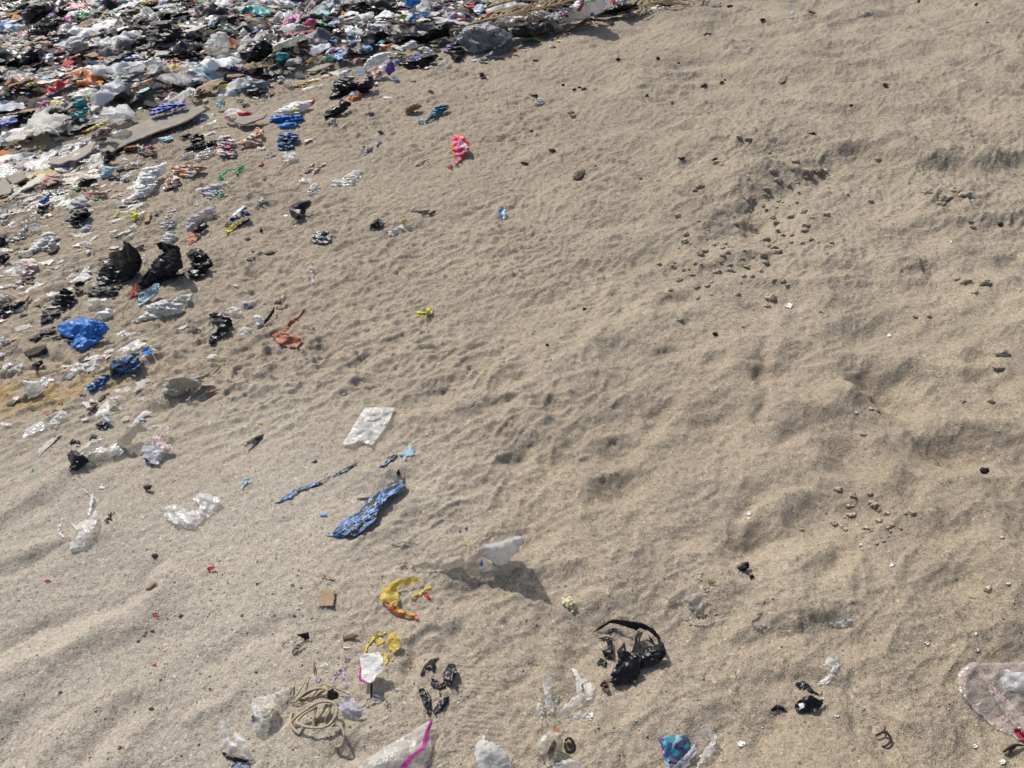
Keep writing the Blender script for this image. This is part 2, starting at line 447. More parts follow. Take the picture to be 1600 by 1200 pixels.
# sand
T = NT('sand')
tc = T.node('TexCoord'); P = tc.outputs['Object']
at = T.node('Attribute', _attribute_name='tone')
n1 = T.node('TexNoise', Vector=P, Scale=2.2, Detail=6.0, Roughness=.6)
n2 = T.node('TexNoise', Vector=P, Scale=60.0, Detail=4.0, Roughness=.7)
gv = T.node('TexVoronoi', Vector=P, Scale=330.0)
gc = T.node('SeparateColor', Color=gv.outputs['Color'])
gv2 = T.node('TexVoronoi', Vector=P, Scale=150.0)
gc2 = T.node('SeparateColor', Color=gv2.outputs['Color'])
c = T.mix(.5, at.outputs['Color'], T.ramp(n1.outputs[0], [(.3, (.42, .42, .42)), (.7, (.58, .58, .58))]), 'OVERLAY')
c = T.mix(.45, c, T.ramp(n2.outputs[0], [(.25, (.36, .35, .34)), (.75, (.64, .64, .63))]), 'OVERLAY')
c = T.mix(1.0, c, T.ramp(gc.outputs[0], [(0, (.62, .60, .57)), (.15, (.86, .85, .84)), (.5, (1.01, 1.01, 1.0)), (.9, (1.12, 1.12, 1.11)), (1, (1.35, 1.34, 1.32))]), 'MULTIPLY')
c = T.mix(1.0, c, T.ramp(gc2.outputs[1], [(0, (.62, .58, .55)), (.06, (.9, .9, .9)), (.94, (1.05, 1.05, 1.05)), (.985, (1.1, 1.1, 1.08)), (1, (1.45, 1.45, 1.4))]), 'MULTIPLY')
b1 = T.node('TexNoise', Vector=P, Scale=85.0, Detail=6.0, Roughness=.8)
bh = T.math('ADD', T.math('MULTIPLY', gv.outputs['Distance'], -.35), b1.outputs[0])
m1 = T.node('Mapping', Vector=P); m1.inputs['Rotation'].default_value = (0, 0, math.radians(-40))
m2 = T.node('Mapping', Vector=m1.outputs[0]); m2.inputs['Scale'].default_value = (14, 22, 14)
c1 = T.node('TexNoise', Vector=m2.outputs[0], Scale=1.0, Detail=4.0, Roughness=.62, Distortion=.8)
c2 = T.node('TexNoise', Vector=P, Scale=42.0, Detail=3.0, Roughness=.6, Distortion=.6)
cr1 = T.math('ABSOLUTE', T.math('SUBTRACT', c1.outputs[0], .5)); cr2 = T.math('ABSOLUTE', T.math('SUBTRACT', c2.outputs[0], .5))
sxyz = T.node('SeparateXYZ', Vector=P)
mr = T.node('MapRange', Value=sxyz.outputs['Y']); mr.inputs[1].default_value = 1.7; mr.inputs[2].default_value = 3.4; mr.inputs[3].default_value = .12; mr.inputs[4].default_value = 1.0
bh = T.math('ADD', bh, T.math('MULTIPLY', mr.outputs[0], T.math('ADD', T.math('MULTIPLY', cr1, -4.2), T.math('MULTIPLY', cr2, -3.4))))
bp = T.node('Bump', Strength=.75, Distance=.007, Height=bh)
p = T.node('BsdfPrincipled', Roughness=.95, Normal=bp.outputs[0]); p.inputs['Specular IOR Level'].default_value = .15
T.put(p.inputs['Base Color'], c)
T.put(T.out.inputs[0], p.outputs[0])
MATS['sand'] = T.m

# ------------------------------------------------------------------ sand sheet
def mesh_from(name, verts, faces, mat, smooth=False, uv=None, rim=None):
    me = bpy.data.meshes.new(name)
    verts = np.asarray(verts, np.float32)
    me.vertices.add(len(verts)); me.vertices.foreach_set('co', verts.ravel())
    if isinstance(faces, np.ndarray):
        tot = np.full(len(faces), faces.shape[1], np.int32); flat = faces.astype(np.int32).ravel()
    else:
        tot = np.array([len(f) for f in faces], np.int32); flat = np.array([i for f in faces for i in f], np.int32)
    me.loops.add(len(flat)); me.loops.foreach_set('vertex_index', flat)
    me.polygons.add(len(tot)); st = np.concatenate([[0], np.cumsum(tot)[:-1]]).astype(np.int32)
    me.polygons.foreach_set('loop_start', st); me.polygons.foreach_set('loop_total', tot)
    me.update(calc_edges=True)
    if smooth: me.polygons.foreach_set('use_smooth', np.ones(len(tot), bool))
    if uv is not None:
        l = me.uv_layers.new(name='uv'); l.data.foreach_set('uv', np.asarray(uv, np.float32)[flat].ravel())
    if rim is not None and len(rim) == len(verts):
        a_ = me.attributes.new('rim', 'FLOAT', 'POINT'); a_.data.foreach_set('value', np.asarray(rim, np.float32))
    me.validate()
    me.materials.append(MATS[mat] if isinstance(mat, str) else mat)
    return me

NR, NC = XX.shape
idx = np.arange(NR * NC).reshape(NR, NC)
quads = np.stack([idx[:-1, :-1], idx[:-1, 1:], idx[1:, 1:], idx[1:, :-1]], -1).reshape(-1, 4)
me = mesh_from('sand_ground', np.stack([XX, YY, ZZ], -1).reshape(-1, 3), quads, 'sand', True)
X, Y = XX.ravel(), YY.ravel()
tone = np.empty((len(X), 4), np.float32); tone[:, 3] = 1
base = np.array([.395, .337, .263]); crust = np.array([.445, .400, .335]); brown = np.array([.350, .289, .216])
grime = np.array([.115, .105, .095]); gold = np.array([.43, .30, .125])
k1 = (sstep(.15, -.6, X + .1 + .15 * pn(X * 2, Y * 2, 51)) * sstep(2.4, 1.5, Y + .25 * pn(X * 2, Y * 2, 52)))[:, None]
k2 = (sstep(-.2, 1.2, X + .5 * pn(X * 1.5, Y * 1.5, 53)) * sstep(3.2, 1.6, Y))[:, None]
k3 = (sstep(-.05, .5, dump_depth(X, Y) + .2 * pn(X * 5, Y * 5, 54)) * .85)[:, None]
g0 = hit(40, 618)
k4 = (np.exp(-(((X - g0[0]) / .34) ** 2 + ((Y - g0[1] - .25 * (X - g0[0])) / .12) ** 2)) * sstep(-.6, .1, pn(X * 9, Y * 9, 55)))[:, None] * .85
col = base + (crust - base) * k1
col = col + (brown - col) * k2 * .7
col = col + (gold - col) * np.clip(k4, 0, 1)
col = col + (grime - col) * k3
tone[:, :3] = col
ca = me.color_attributes.new('tone', 'FLOAT_COLOR', 'POINT'); ca.data.foreach_set('color', tone.ravel())
ob = bpy.data.objects.new('sand_ground', me); COL.objects.link(ob); ob['kind'] = 'structure'
ob['label'] = 'trodden tan beach sand sloping up beside the litter'

# ------------------------------------------------------------------ sheet builder
def resample(poly, step, jit):
    out = []
    n = len(poly)
    for i in range(n):
        a = poly[i]; b = poly[(i + 1) % n]
        L = math.hypot(b[0] - a[0], b[1] - a[1]); k = max(1, int(L / step))
        for q in range(k):
            f = q / k
            o = np.array(a) + (np.array(b) - np.array(a)) * f
            if q and jit > 0:
                nx, ny = (b[1] - a[1]) / (L + 1e-9), -(b[0] - a[0]) / (L + 1e-9)
                d = random.gauss(0, jit * step) * math.sin(math.pi * f) ** .5
                o[0] += nx * d; o[1] += ny * d
            out.append(o)
    return out

def triangulate(poly, step):
    """poly: list of arrays (u, v, ...extra) -> (pts Nx2, tris, nb boundary count)"""
    b = np.array([p[:2] for p in poly])
    lo, hi = b.min(0), b.max(0)
    gx = np.arange(lo[0], hi[0], step); gy = np.arange(lo[1], hi[1], step * .87)
    G = np.array([(x + (.5 * step if j % 2 else 0), y) for j, y in enumerate(gy) for x in gx]) if len(gx) and len(gy) else np.zeros((0, 2))
    if len(G):
        G = G + rng.normal(0, .17 * step, G.shape)
        inside = np.zeros(len(G), bool); n = len(b); dmin = np.full(len(G), 1e9)
        for i in range(n):
            p, q = b[i], b[(i + 1) % n]
            c = ((p[1] > G[:, 1]) != (q[1] > G[:, 1])) & (G[:, 0] < (q[0] - p[0]) * (G[:, 1] - p[1]) / (q[1] - p[1] + 1e-12) + p[0])
            inside ^= c
            e = q - p; t = np.clip(((G - p) @ e) / (e @ e + 1e-12), 0, 1)
            dmin = np.minimum(dmin, np.hypot(*(G - p - t[:, None] * e).T))
        G = G[inside & (dmin > .35 * step)]
    V = [Vector((float(p[0]), float(p[1]))) for p in b] + [Vector((float(p[0]), float(p[1]))) for p in G]
    n = len(b)
    r = delaunay_2d_cdt(V, [(i, (i + 1) % n) for i in range(n)], [list(range(n))], 1, 1e-6)
    pts = np.array([(v.x, v.y) for v in r[0]]); tris = [list(f) for f in r[2] if len(f) == 3]
    return pts, np.array(tris, int).reshape(-1, 3), b

def edge_dist(pts, b):
    d = np.full(len(pts), 1e9); n = len(b)
    for i in range(n):
        p, q = b[i], b[(i + 1) % n]; e = q - p
        t = np.clip(((pts - p) @ e) / (e @ e + 1e-12), 0, 1)
        d = np.minimum(d, np.hypot(*(pts - p - t[:, None] * e).T))
    return d

def crumple(q, sd, ang, an=2.2):
    ca, sa = math.cos(ang), math.sin(ang)
    u = q[:, 0] * ca + q[:, 1] * sa; v = (-q[:, 0] * sa + q[:, 1] * ca) * an
    wu = u + .25 * pn(q[:, 0] * 2, q[:, 1] * 2, sd + 1); wv = v + .25 * pn(q[:, 0] * 2, q[:, 1] * 2, sd + 2)
    a_ = ridge(wu * .9, wv * .9, sd + 3); b_ = ridge(wu * 1.9, wv * 1.9, sd + 4); c_ = np.abs(pn(wu * 3.4, wv * 4.2, sd + 5))
    return .62 * a_ + .42 * b_ - .55 * c_ + .16 * ridge(wu * 5, wv * 9, sd + 6) - .25

_sd = [100]
def close_back(V, F, nb_mask, back):
    """second layer, welded along the outline, so that a bag has a far side"""
    n = len(V); m = {}
    B = []
    for i in range(n):
        if nb_mask[i]: m[i] = i
        else:
            m[i] = n + len(B); B.append(back[i])
    if not B: return V, F
    F2 = np.array([[m[a], m[c], m[b]] for a, b, c in F], int)
    return np.vstack([V, np.array(B)]), np.vstack([F, F2])

def drape_on(layers, px, py, W, off):
    """lay points on the first of the given meshes that lies under them (print, seams, letters)"""
    trees = [BVHTree.FromPolygons([Vector(v) for v in w_], [tuple(int(i) for i in f) for f in f_]) for w_, f_ in layers]
    o = Vector((0, 0, CAM_Z)); W = W.copy(); miss = []
    dx, dy, dz = ray(px, py)
    for i in range(len(px)):
        d = Vector((dx[i], dy[i], dz[i])).normalized(); best = None
        for t in trees:
            r = t.ray_cast(o, d)
            if r[0] is not None and (best is None or r[3] < best): best = r[3]
        if best is None: miss.append(i)
        else: W[i] = o + d * (best - off)
    if miss and len(miss) < len(px):
        ok = [i for i in range(len(px)) if i not in set(miss)]
        for i in miss:
            j = min(ok, key=lambda q: (px[q] - px[i]) ** 2 + (py[q] - py[i]) ** 2)
            dd = np.linalg.norm(W[j] - np.array(o)); d = Vector((dx[i], dy[i], dz[i])).normalized()
            W[i] = o + d * dd
    return W

def sheet_px(outline, mat, name, dome=0.0, wr=1.0, an=2.2, bury=0.0, lift=.003, vol=0.0, thick=0.0, res=1.0, jit=.4, ang=None, smooth=False, drape=None, rigid=False):
    """outline: (px, py, h_cm) in photo pixels; the sheet lies on the sand below, raised by h"""
    _sd[0] += 11; sd = _sd[0] % 900
    o = np.array(outline, float)
    cy = o[:, 1].mean()
    dep = math.atan2(cy - 600, FPX) + PITCH
    k = min(3.2, 1 / max(.15, math.sin(dep)))
    pol = [np.array([p[0], p[1] * k, p[2]]) for p in o]
    a2 = abs(sum(pol[i][0] * pol[(i + 1) % len(pol)][1] - pol[(i + 1) % len(pol)][0] * pol[i][1] for i in range(len(pol)))) / 2
    Lp = math.sqrt(a2) + 1e-6
    step = max(1.3, min(Lp / 11, 3.4)) / res
    pol = resample(pol, step, jit)
    pts, F, b = triangulate(pol, step)
    if len(F) == 0: return None
    hb = np.array([p[2] for p in pol]) / 100
    d2 = ((pts[:, None, :] - b[None]) ** 2).sum(-1) + (.05 * Lp) ** 2
    wgt = 1 / d2 ** 1.25
    h = (wgt * hb).sum(1) / wgt.sum(1)
    ed = edge_dist(pts, b); inr = ed.max() + 1e-6
    prof = np.clip(ed / (.55 * inr), 0, 1) ** .7
    c = hit(o[:, 0].mean(), cy, h.mean(), ground); mpp = np.linalg.norm(c - np.array([0, 0, CAM_Z])) / FPX
    Lm = Lp * mpp
    q = pts / Lp * 1.6
    an_ = random.uniform(0, math.pi) if ang is None else math.radians(ang)
    cr = crumple(q, sd, an_, an)
    hmax = hb.max()
    if hmax > .05:                                       # standing bags: broad sheets with folds running down them
        wr = wr * (.42 if vol else .6); an = max(an, 2.6)
        if ang is None: an_ = math.radians(random.uniform(60, 125))
        cr = crumple(q * .7, sd, an_, an)
    inm = inr * mpp
    dome = min(dome, 100 * inm * (1.3 if vol else .35))
    h = h + dome * .6 / 100 * prof + wr * min(Lm * .075, .016) * cr * (.5 + .5 * prof) + lift + (.006 + .03 * Lm) * np.clip(pn(q[:, 0] * 2.3, q[:, 1] * 2.3, sd + 12), 0, 1) * (1 - prof) * (0 if rigid or drape else 1)
    if bury == 0 and hmax < .03 and not (rigid or drape or vol): bury = .35
    if bury: h = h - bury / 100 * (.5 + pn(q[:, 0] * 1.7, q[:, 1] * 1.7, sd + 8)) * 1.0
    h = np.maximum(h, -.012)
    jx = wr * Lp * .035 * pn(q[:, 0] * 3, q[:, 1] * 3, sd + 9) * prof; jy = wr * Lp * .035 * pn(q[:, 0] * 3, q[:, 1] * 3, sd + 10) * prof
    W = hit(pts[:, 0] + jx, (pts[:, 1] + jy) / k, h, ground)
    if rigid:
        A = np.c_[W[:, :2], np.ones(len(W))]
        co = np.linalg.lstsq(A, W[:, 2], rcond=None)[0]
        dx, dy, dz = ray(pts[:, 0], pts[:, 1] / k)
        t_ = (co[0] * 0 + co[2] - CAM_Z) / (dz - co[0] * dx - co[1] * dy)
        W = np.stack([t_ * dx, t_ * dy, CAM_Z + t_ * dz], -1)
        W[:, 2] += .0025 * pn(W[:, 0] * 14, W[:, 1] * 14, sd)
    if drape: W = drape_on(drape, pts[:, 0], pts[:, 1] / k, W, .0022)
    lo, hi = pts.min(0), pts.max(0); uv = (pts - lo) / (hi - lo + 1e-9)
    rim = np.clip(1 - ed / max(1.6, .10 * inr), 0, 1) * .9 + np.clip(cr - .25, 0, 1) * .8
    uv = np.c_[uv, np.clip(rim, 0, 1)]
    if vol > 0:
        bk = W.copy(); t = vol / 100 * prof
        bk[:, 1] += t; bk[:, 2] = np.maximum(bk[:, 2] - t * .7, ground(bk[:, 0], bk[:, 1]) - .01)
        n0 = len(W)
        W, F = close_back(W, F, ed < 1e-4 * Lp, bk)
        uv = np.vstack([uv, uv[~(ed < 1e-4 * Lp)]]) if len(W) > n0 else uv
    elif thick > 0:
        n = len(W); lowr = W.copy(); lowr[:, 2] -= thick / 100
        be = {}
        for t_ in F:
            for a, b_ in ((0, 1), (1, 2), (2, 0)):
                e = (t_[a], t_[b_]); r_ = (e[1], e[0])
                if r_ in be: del be[r_]
                else: be[e] = 1
        side = []
        for (a, b_) in be: side += [[b_, a, a + n], [b_, a + n, b_ + n]]
        F = np.vstack([F, F[:, ::-1] + n, np.array(side, int)])
        W = np.vstack([W, lowr]); uv = np.vstack([uv, uv])
    return W, F, uv

def link(name, W, F, uv, mat, parent=None, smooth=False):
    org = W.mean(0); org[2] = W[:, 2].min()
    uv = np.asarray(uv)
    me = mesh_from(name, W - org, F, mat, smooth, uv[:, :2], uv[:, 2] if uv.shape[1] > 2 else None)
    o = bpy.data.objects.new(name, me); COL.objects.link(o)
    o.location = org
    if parent is not None:
        o.parent = parent; o.location = Vector(org) - parent.location
    return o

REG = dict(A=(0, 0, 5.926), B=(250, 0, 5.926), C=(500, 0, 5.926), D=(750, 0, 5.926), E=(0, 180, 5.926), F=(250, 180, 5.926), G=(500, 180, 5.926),
           H=(0, 360, 5.926), I=(250, 360, 5.926), J=(0, 540, 5.926), K=(240, 560, 5.926), L=(60, 720, 4.706), M=(400, 620, 4.706), N=(560, 820, 4.706),
           O=(320, 960, 4.706), P=(560, 960, 4.706), Q=(800, 860, 4.706), S=(720, 1000, 3.81), T=(1100, 860, 3.529), U=(1360, 960, 5), V=(0, 800, 3),
           W=(1000, 200, 2.667), X=(1000, 560, 2.667), Y=(800, 0, 2), Z=(560, 1120, 10), TT=(200, 430, 24), SS=(330, 300, 15), DD=(840, 0, 8), px=(0, 0, 1))
def parse(reg, s):
    x0, y0, k = REG[reg]; out = []
    for t in s.split():
        h = 0.0
        if ':' in t: t, h = t.split(':')
        a, b = t.split(',')
        out.append((x0 + float(a) / k, y0 + float(b) / k, float(h)))
    return out

def tag(o, label, cat, group=None):
    o['label'] = label; o['category'] = cat
    if group: o['group'] = group
    return o

ANCHORS = []
def piece(*a, **k):
    o = piece_(*a, **k)
    if o is not None: ANCHORS.append((o.location.x, o.location.y, o['label']))
    return o

def piece_(reg, name, label, cat, mat, shape, group=None, part='fold', **kw):
    """shape: outlines split by '|'; several outlines = one half-buried thing whose visible folds are its parts.
    An outline may start with 'mat@part@' to differ from the rest."""
    sh = [s for s in shape.split('|')]
    built = []
    for s in sh:
        m, pt, k2 = mat, part, dict(kw)
        if '@' in s:
            m2, p2, s = s.split('@'); m = m2.strip() or mat; pt = p2.strip() or part
        if '%' in pt:
            pt, ex = pt.split('%'); k2.update({ex.split('=')[0]: float(ex.split('=')[1])})
        if pt.startswith('^'):
            pt = pt[1:]; k2.update(drape=[(b[0][0], b[0][1]) for b in built], wr=0, dome=0, vol=0, thick=0, jit=0)
        r = sheet_px(parse(reg, s), m, name, **k2)
        if r is not None: built.append((r, m, pt))
    if not built: return None
    if len(built) == 1:
        (W, F, uv), m, _ = built[0]
        return tag(link(name, W, F, uv, m), label, cat, group)
    cen = np.vstack([b[0][0] for b in built]); c = cen.mean(0); c[2] = cen[:, 2].min()
    e = bpy.data.objects.new(name, None); COL.objects.link(e); e.location = c; e.empty_display_size = .05
    for (W, F, uv), m, pt in built: link(pt, W, F, uv, m, e)
    return tag(e, label, cat, group)

def lettering(parent, reg, text, quad, mat, part='letter'):
    """each letter a part, laid on the things's panels; quad: tl tr br bl in photo coordinates"""
    q = np.array(parse(reg, quad)); 
    lay = []
    for ch in parent.children:
        mw = np.array([[*(v.co + ch.location + parent.location)] for v in ch.data.vertices])
        lay.append((mw, [tuple(p_.vertices) for p_ in ch.data.polygons]))
    n = len(text)
    for i, t in enumerate(text):
        if t == ' ': continue
        cu = bpy.data.curves.new('letter', 'FONT'); cu.body = t; cu.resolution_u = 3
        to = bpy.data.objects.new('letter', cu); COL.objects.link(to)
        bpy.context.view_layer.update()
        me = to.evaluated_get(bpy.context.evaluated_depsgraph_get()).to_mesh()
        co = np.array([v.co[:2] for v in me.vertices]); fs = [list(p_.vertices) for p_ in me.polygons]
        bpy.data.objects.remove(to)
        lo, hi = co.min(0), co.max(0)
        u = ((co[:, 0] - lo[0]) / (hi[0] - lo[0] + 1e-6) * .8 + .1 + i) / n; v = 1 - (co[:, 1] - lo[1]) / (hi[1] - lo[1] + 1e-6)
        px = (q[0, 0] * (1 - u) + q[1, 0] * u) * (1 - v) + (q[3, 0] * (1 - u) + q[2, 0] * u) * v
        py = (q[0, 1] * (1 - u) + q[1, 1] * u) * (1 - v) + (q[3, 1] * (1 - u) + q[2, 1] * u) * v
        W = drape_on(lay, px, py, hit(px, py, .01, ground), .003)
        org = W.mean(0)
        o = bpy.data.objects.new(part, mesh_from(part, W - org, fs, mat, False, np.stack([u, v], -1))); COL.objects.link(o)
        o.parent = parent; o.location = Vector(org) - parent.location

def tube_w(P3, r, seg=7, taper=True, rag=0.0):
    """tube through 3D points"""
    P3 = np.asarray(P3, float)
    # smooth by Catmull-Rom
    if len(P3) > 2:
        Q = []
        for i in range(len(P3) - 1):
            p0 = P3[max(i - 1, 0)]; p1 = P3[i]; p2 = P3[i + 1]; p3 = P3[min(i + 2, len(P3) - 1)]
            for f in np.linspace(0, 1, 5)[:-1]:
                Q.append(.5 * (2 * p1 + (p2 - p0) * f + (2 * p0 - 5 * p1 + 4 * p2 - p3) * f * f + (3 * p1 - p0 - 3 * p2 + p3) * f ** 3))
        Q.append(P3[-1]); P3 = np.array(Q)
    n = len(P3); V = []; F = []; uv = []
    for i in range(n):
        d = P3[min(i + 1, n - 1)] - P3[max(i - 1, 0)]; d = d / (np.linalg.norm(d) + 1e-9)
        a = np.cross(d, [0, 0, 1.0]); a = a / (np.linalg.norm(a) + 1e-9) if np.linalg.norm(a) > 1e-6 else np.array([1.0, 0, 0])
        b = np.cross(a, d)
        rr = r * (1 if not taper else .55 + .45 * math.sin(math.pi * min(1, max(.1, i / max(1, n - 1))))) * (1 + rag * random.uniform(-1, 1))
        for k in range(seg):
            t = 2 * math.pi * k / seg
            V.append(P3[i] + rr * (math.cos(t) * a + math.sin(t) * b)); uv.append((i / n, k / seg))
    for i in range(n - 1):
        for k in range(seg):
            a = i * seg + k; b = i * seg + (k + 1) % seg
            F += [[a, b, b + seg], [a, b + seg, a + seg]]
    for base_, sgn in ((0, 1), ((n - 1) * seg, -1)):
        for k in range(1, seg - 1):
            F.append([base_, base_ + k + 1, base_ + k] if sgn > 0 else [base_, base_ + k, base_ + k + 1])
    return np.array(V), np.array(F, int), np.array(uv)

def stick(reg, name, label, cat, mat, lines, r=.003, group=None, part='strand', lift=None, **kw):
    L = lines.split('|'); built = []
    for s in L:
        p = np.array(parse(reg, s))
        W3 = hit(p[:, 0], p[:, 1], p[:, 2] / 100 + (r * .6 if lift is None else lift), ground)
        built.append(tube_w(W3, r, **kw))
    if len(built) == 1:
        return tag(link(name, *built[0], mat, smooth=True), label, cat, group)
    cen = np.vstack([b[0] for b in built]); c = cen.mean(0); c[2] = cen[:, 2].min()
    e = bpy.data.objects.new(name, None); COL.objects.link(e); e.location = c; e.empty_display_size = .05
    for b in built: link(part, *b, mat, e, True)
    return tag(e, label, cat, group)

def lump(c, r, sq=(1, 1, .7), sd=0, sub=2, rough=.35):
    """irregular lump, welded icosphere-like from a UV sphere"""
    n1, n2 = 9, 14
    V = [(0, 0, 1)]; 
    for i in range(1, n1):
        for k in range(n2):
            a = math.pi * i / n1; t = 2 * math.pi * (k + .5 * (i % 2)) / n2
            V.append((math.sin(a) * math.cos(t), math.sin(a) * math.sin(t), math.cos(a)))
    V.append((0, 0, -1)); V = np.array(V)
    F = []
    for k in range(n2): F.append([0, 1 + k, 1 + (k + 1) % n2])
    for i in range(n1 - 2):
        for k in range(n2):
            a = 1 + i * n2 + k; b = 1 + i * n2 + (k + 1) % n2
            F += [[a, a + n2, b], [b, a + n2, b + n2]]
    e = len(V) - 1
    for k in range(n2): F.append([e, 1 + (n1 - 2) * n2 + (k + 1) % n2, 1 + (n1 - 2) * n2 + k])
    f = 1 + rough * (pn(V[:, 0] * 1.3 + V[:, 2], V[:, 1] * 1.3, sd) + .5 * pn(V[:, 0] * 3, V[:, 1] * 3 + V[:, 2] * 2, sd + 1) + .35 * pn(V[:, 0] * 6 - V[:, 2] * 4, V[:, 1] * 6, sd + 2))
    W = V * f[:, None] * r * np.array(sq) + np.array(c)
    return W, np.array(F, int), (V[:, :2] + 1) / 2

# ================================================================== litter lying singly on the sand
p = piece
# --- along the lower edge
p('O', 'plastic_packet', 'white plastic packet with a magenta seam propped up over yellow scraps', 'packet', 'white_plastic',
  '@panel@1130,285:3 1165,290:4 1275,275:5 1310,330:5.5 1312,400:4.5 1240,490:3 1215,505:2.5 1145,480:2 1150,400:2|magenta_plastic@^seam@1126,330:2 1136,345:2.4 1150,400:2.6 1146,470:2.2 1215,507:2.6 1190,508:2.2 1140,492:1.6 1130,465:1.6 1140,400:1.8', wr=.35, lift=.006)
stick('O', 'thin_stick', 'thin brown stick under the propped white packet', 'stick', 'wood_dark', '1225,500:2 1226,545:1 1222,612:0', r=.0025)
p('O', 'torn_bag', 'torn yellow bag scraps sticking out of sand behind the white packet', 'bag', 'yellow_plastic',
  '1385,115:2 1430,180:2 1440,240:1 1390,285:0 1345,235:.5 1350,165:1|1330,126 1335,138 1265,160 1205,225 1182,285 1165,290 1175,240 1215,180 1262,145|1255,180 1290,165 1330,195 1300,215 1260,230|1285,250 1310,290 1345,280 1350,340 1330,375 1300,320|1365,320 1385,315 1385,340 1370,340', wr=.7, bury=.01, jit=.15)
p('O', 'plastic_shreds', 'shreds of lilac and white plastic beside the rope tangle', 'plastic scrap', 'lilac_plastic',
  '810,440 835,470 860,480 845,500 815,490|930,480 975,420 1000,390 1010,410 970,450 945,490 965,530 950,535|1015,400 1040,395 1030,430 1020,470 1055,530 1040,540 1010,490|1020,340 1045,310 1070,315 1050,350|clear_film@fold@850,380 910,340 915,370 870,390|white_plastic@fold@885,405 905,405 905,425 890,425', wr=.8)
stick('O', 'rope_tangle', 'tangled loops of weathered beige rope half sunk in sand', 'rope', 'rope_fibre',
  '640,790:1 690,740:2 830,650:3 930,645:3 970,690:3 960,750:2.5 900,820:2 800,835:2 710,815:2 680,790:2 720,740:2 800,690:2.5|640,720:0 630,790:.5 660,850:.5 700,880:0|935,820:1 990,815:1.5 1025,880:2 1015,950:1.5 970,975:.6 955,950:.2|880,650:2 920,700:2 890,770:1 900,800:0|820,680:2 800,770:1 805,830:0|900,660:2 850,740:1 790,800:0|930,660:2 905,740:1 915,800:0|690,620:.5 750,570:1 830,545:1.5 890,550:2 905,580:1.5 870,590:1', r=.0032, taper=False, rag=.15)
stick('O', 'dry_straw', 'dry straw stalks lying above the rope tangle', 'straw', 'straw',
  '800,340:0 803,400:1 806,440:0|630,650:0 700,560:1 770,440:.5|690,625:0 780,570:1 870,512:1|760,640:0 820,570:1.2 860,520:1|870,510:1 960,545:1.5 1070,592:.2|640,665:0 690,655:.5 745,652:0|600,660:0 640,560:.6 660,530:0|780,640:0 850,575:.8 905,550:.4', r=.0018)
p('O', 'black_rag', 'small crumpled black rag knotted in the rope tangle', 'rag', 'dusty_black_plastic', '905,560:2 940,545:3 985,580:2 980,620:1 930,630:0 895,610:1', dome=1)
p('O', 'crumpled_bag', 'crumpled lilac grey bag touching the rope tangle', 'bag', 'lilac_film',
  '985,640:1 1040,605:2 1090,610:2 1120,650:2 1100,690:2 1170,690:2 1150,740:1 1105,785:0 1060,740:1 1000,720:1', dome=2, wr=1.4)
p('O', 'clear_bag', 'sand covered clear bag scrap between rope tangle and white packet', 'bag', 'dusty_film',
  '1130,610 1200,620 1240,600 1290,600 1340,620 1350,690 1310,650 1250,650 1190,680|1320,620 1350,640 1370,710 1345,700|white_plastic@fold@1235,590 1265,585 1295,605 1260,615', bury=.4)
p('O', 'clear_bag', 'clear plastic tube bag with sand inside, beside straw', 'bag', 'clear_film',
  '350,620:1 410,605:2 480,590:3 520,570:2 600,545:1 650,545:.5 590,670:0 520,650:2 500,720:3 450,830:2 400,895:0 370,880:0 345,800:1 360,740:2 345,690:1|tan_film@sand_pocket@470,595:2.5 515,625:3 510,690:3.2 480,770:2.5 430,820:1.5 410,770:2 420,690:3 440,620:3|dusty_black_plastic@dark_scrap@345,745:1.5 385,725:2 400,760:1.5 390,790:1 350,795:1', dome=1.2)
p('O', 'clear_bag', 'upright pleated clear bag ending in a black fringe', 'bag', 'milky_film',
  '110,785:4 140,775:4.5 165,790:4 165,850:3 185,930:2 215,950:2 225,920:3 220,850:4 270,890:3.5 300,930:3 335,990:2 335,1060:.5 300,1060:.5 250,1010:1 200,1010:.5 160,1000:.5 135,960:1 130,880:2.5|black_plastic@fringe@125,1010:.3 150,1015:.5 190,1045:.6 240,1050:.6 290,1065:.5 325,1070:.4 318,1095:0 270,1088:0 220,1085:0 170,1060:0 140,1040:0', wr=1.2, dome=1)
p('O', 'plastic_scrap', 'steel blue plastic scrap under the pleated clear bag', 'plastic scrap', 'steel_blue_plastic', '205,1080 260,1090 330,1085 330,1150 190,1150')
p('O', 'wood_chip', 'pale splinter of driftwood in sand near yellow scraps', 'driftwood', 'wood_tan', '1010,155:1 1080,135:1.3 1125,145:1 1090,165:.6 1020,175:.6', thick=.8, rigid=True, wr=.3)
p('O', 'dead_leaf', 'dark curled dead leaf beside a grey leaf', 'leaf', 'wood_dark', '675,145:1 765,130:1.5 770,180:.5 740,190:0 700,165:.5')
p('O', 'dead_leaf', 'narrow grey dried leaf below a dark curled leaf', 'leaf', 'dead_leaf', '640,270:.3 680,220:1 735,190:1.2 700,250:.6 650,300:0', wr=.5)
p('O', 'plastic_scrap', 'short white plastic strip near the driftwood splinter', 'plastic scrap', 'white_plastic', '1000,238 1035,232 1080,240 1040,250', bury=.2)
p('O', 'plastic_scrap', 'cream plastic flake beside the thin brown stick', 'plastic scrap', 'cream_foam', '1385,545 1420,540 1450,550 1410,562')
p('px', 'cardboard_chip', 'square brown cardboard chip lying on sand', 'cardboard', 'cardboard', '500,922:.6 523,921:1 521,947:.6 499,946:.3', thick=.3, rigid=True, wr=.2)
p('px', 'plastic_scrap', 'tiny brown plastic strip above the cardboard chip', 'plastic scrap', 'cardboard', '502,898 522,903 522,906 501,902')

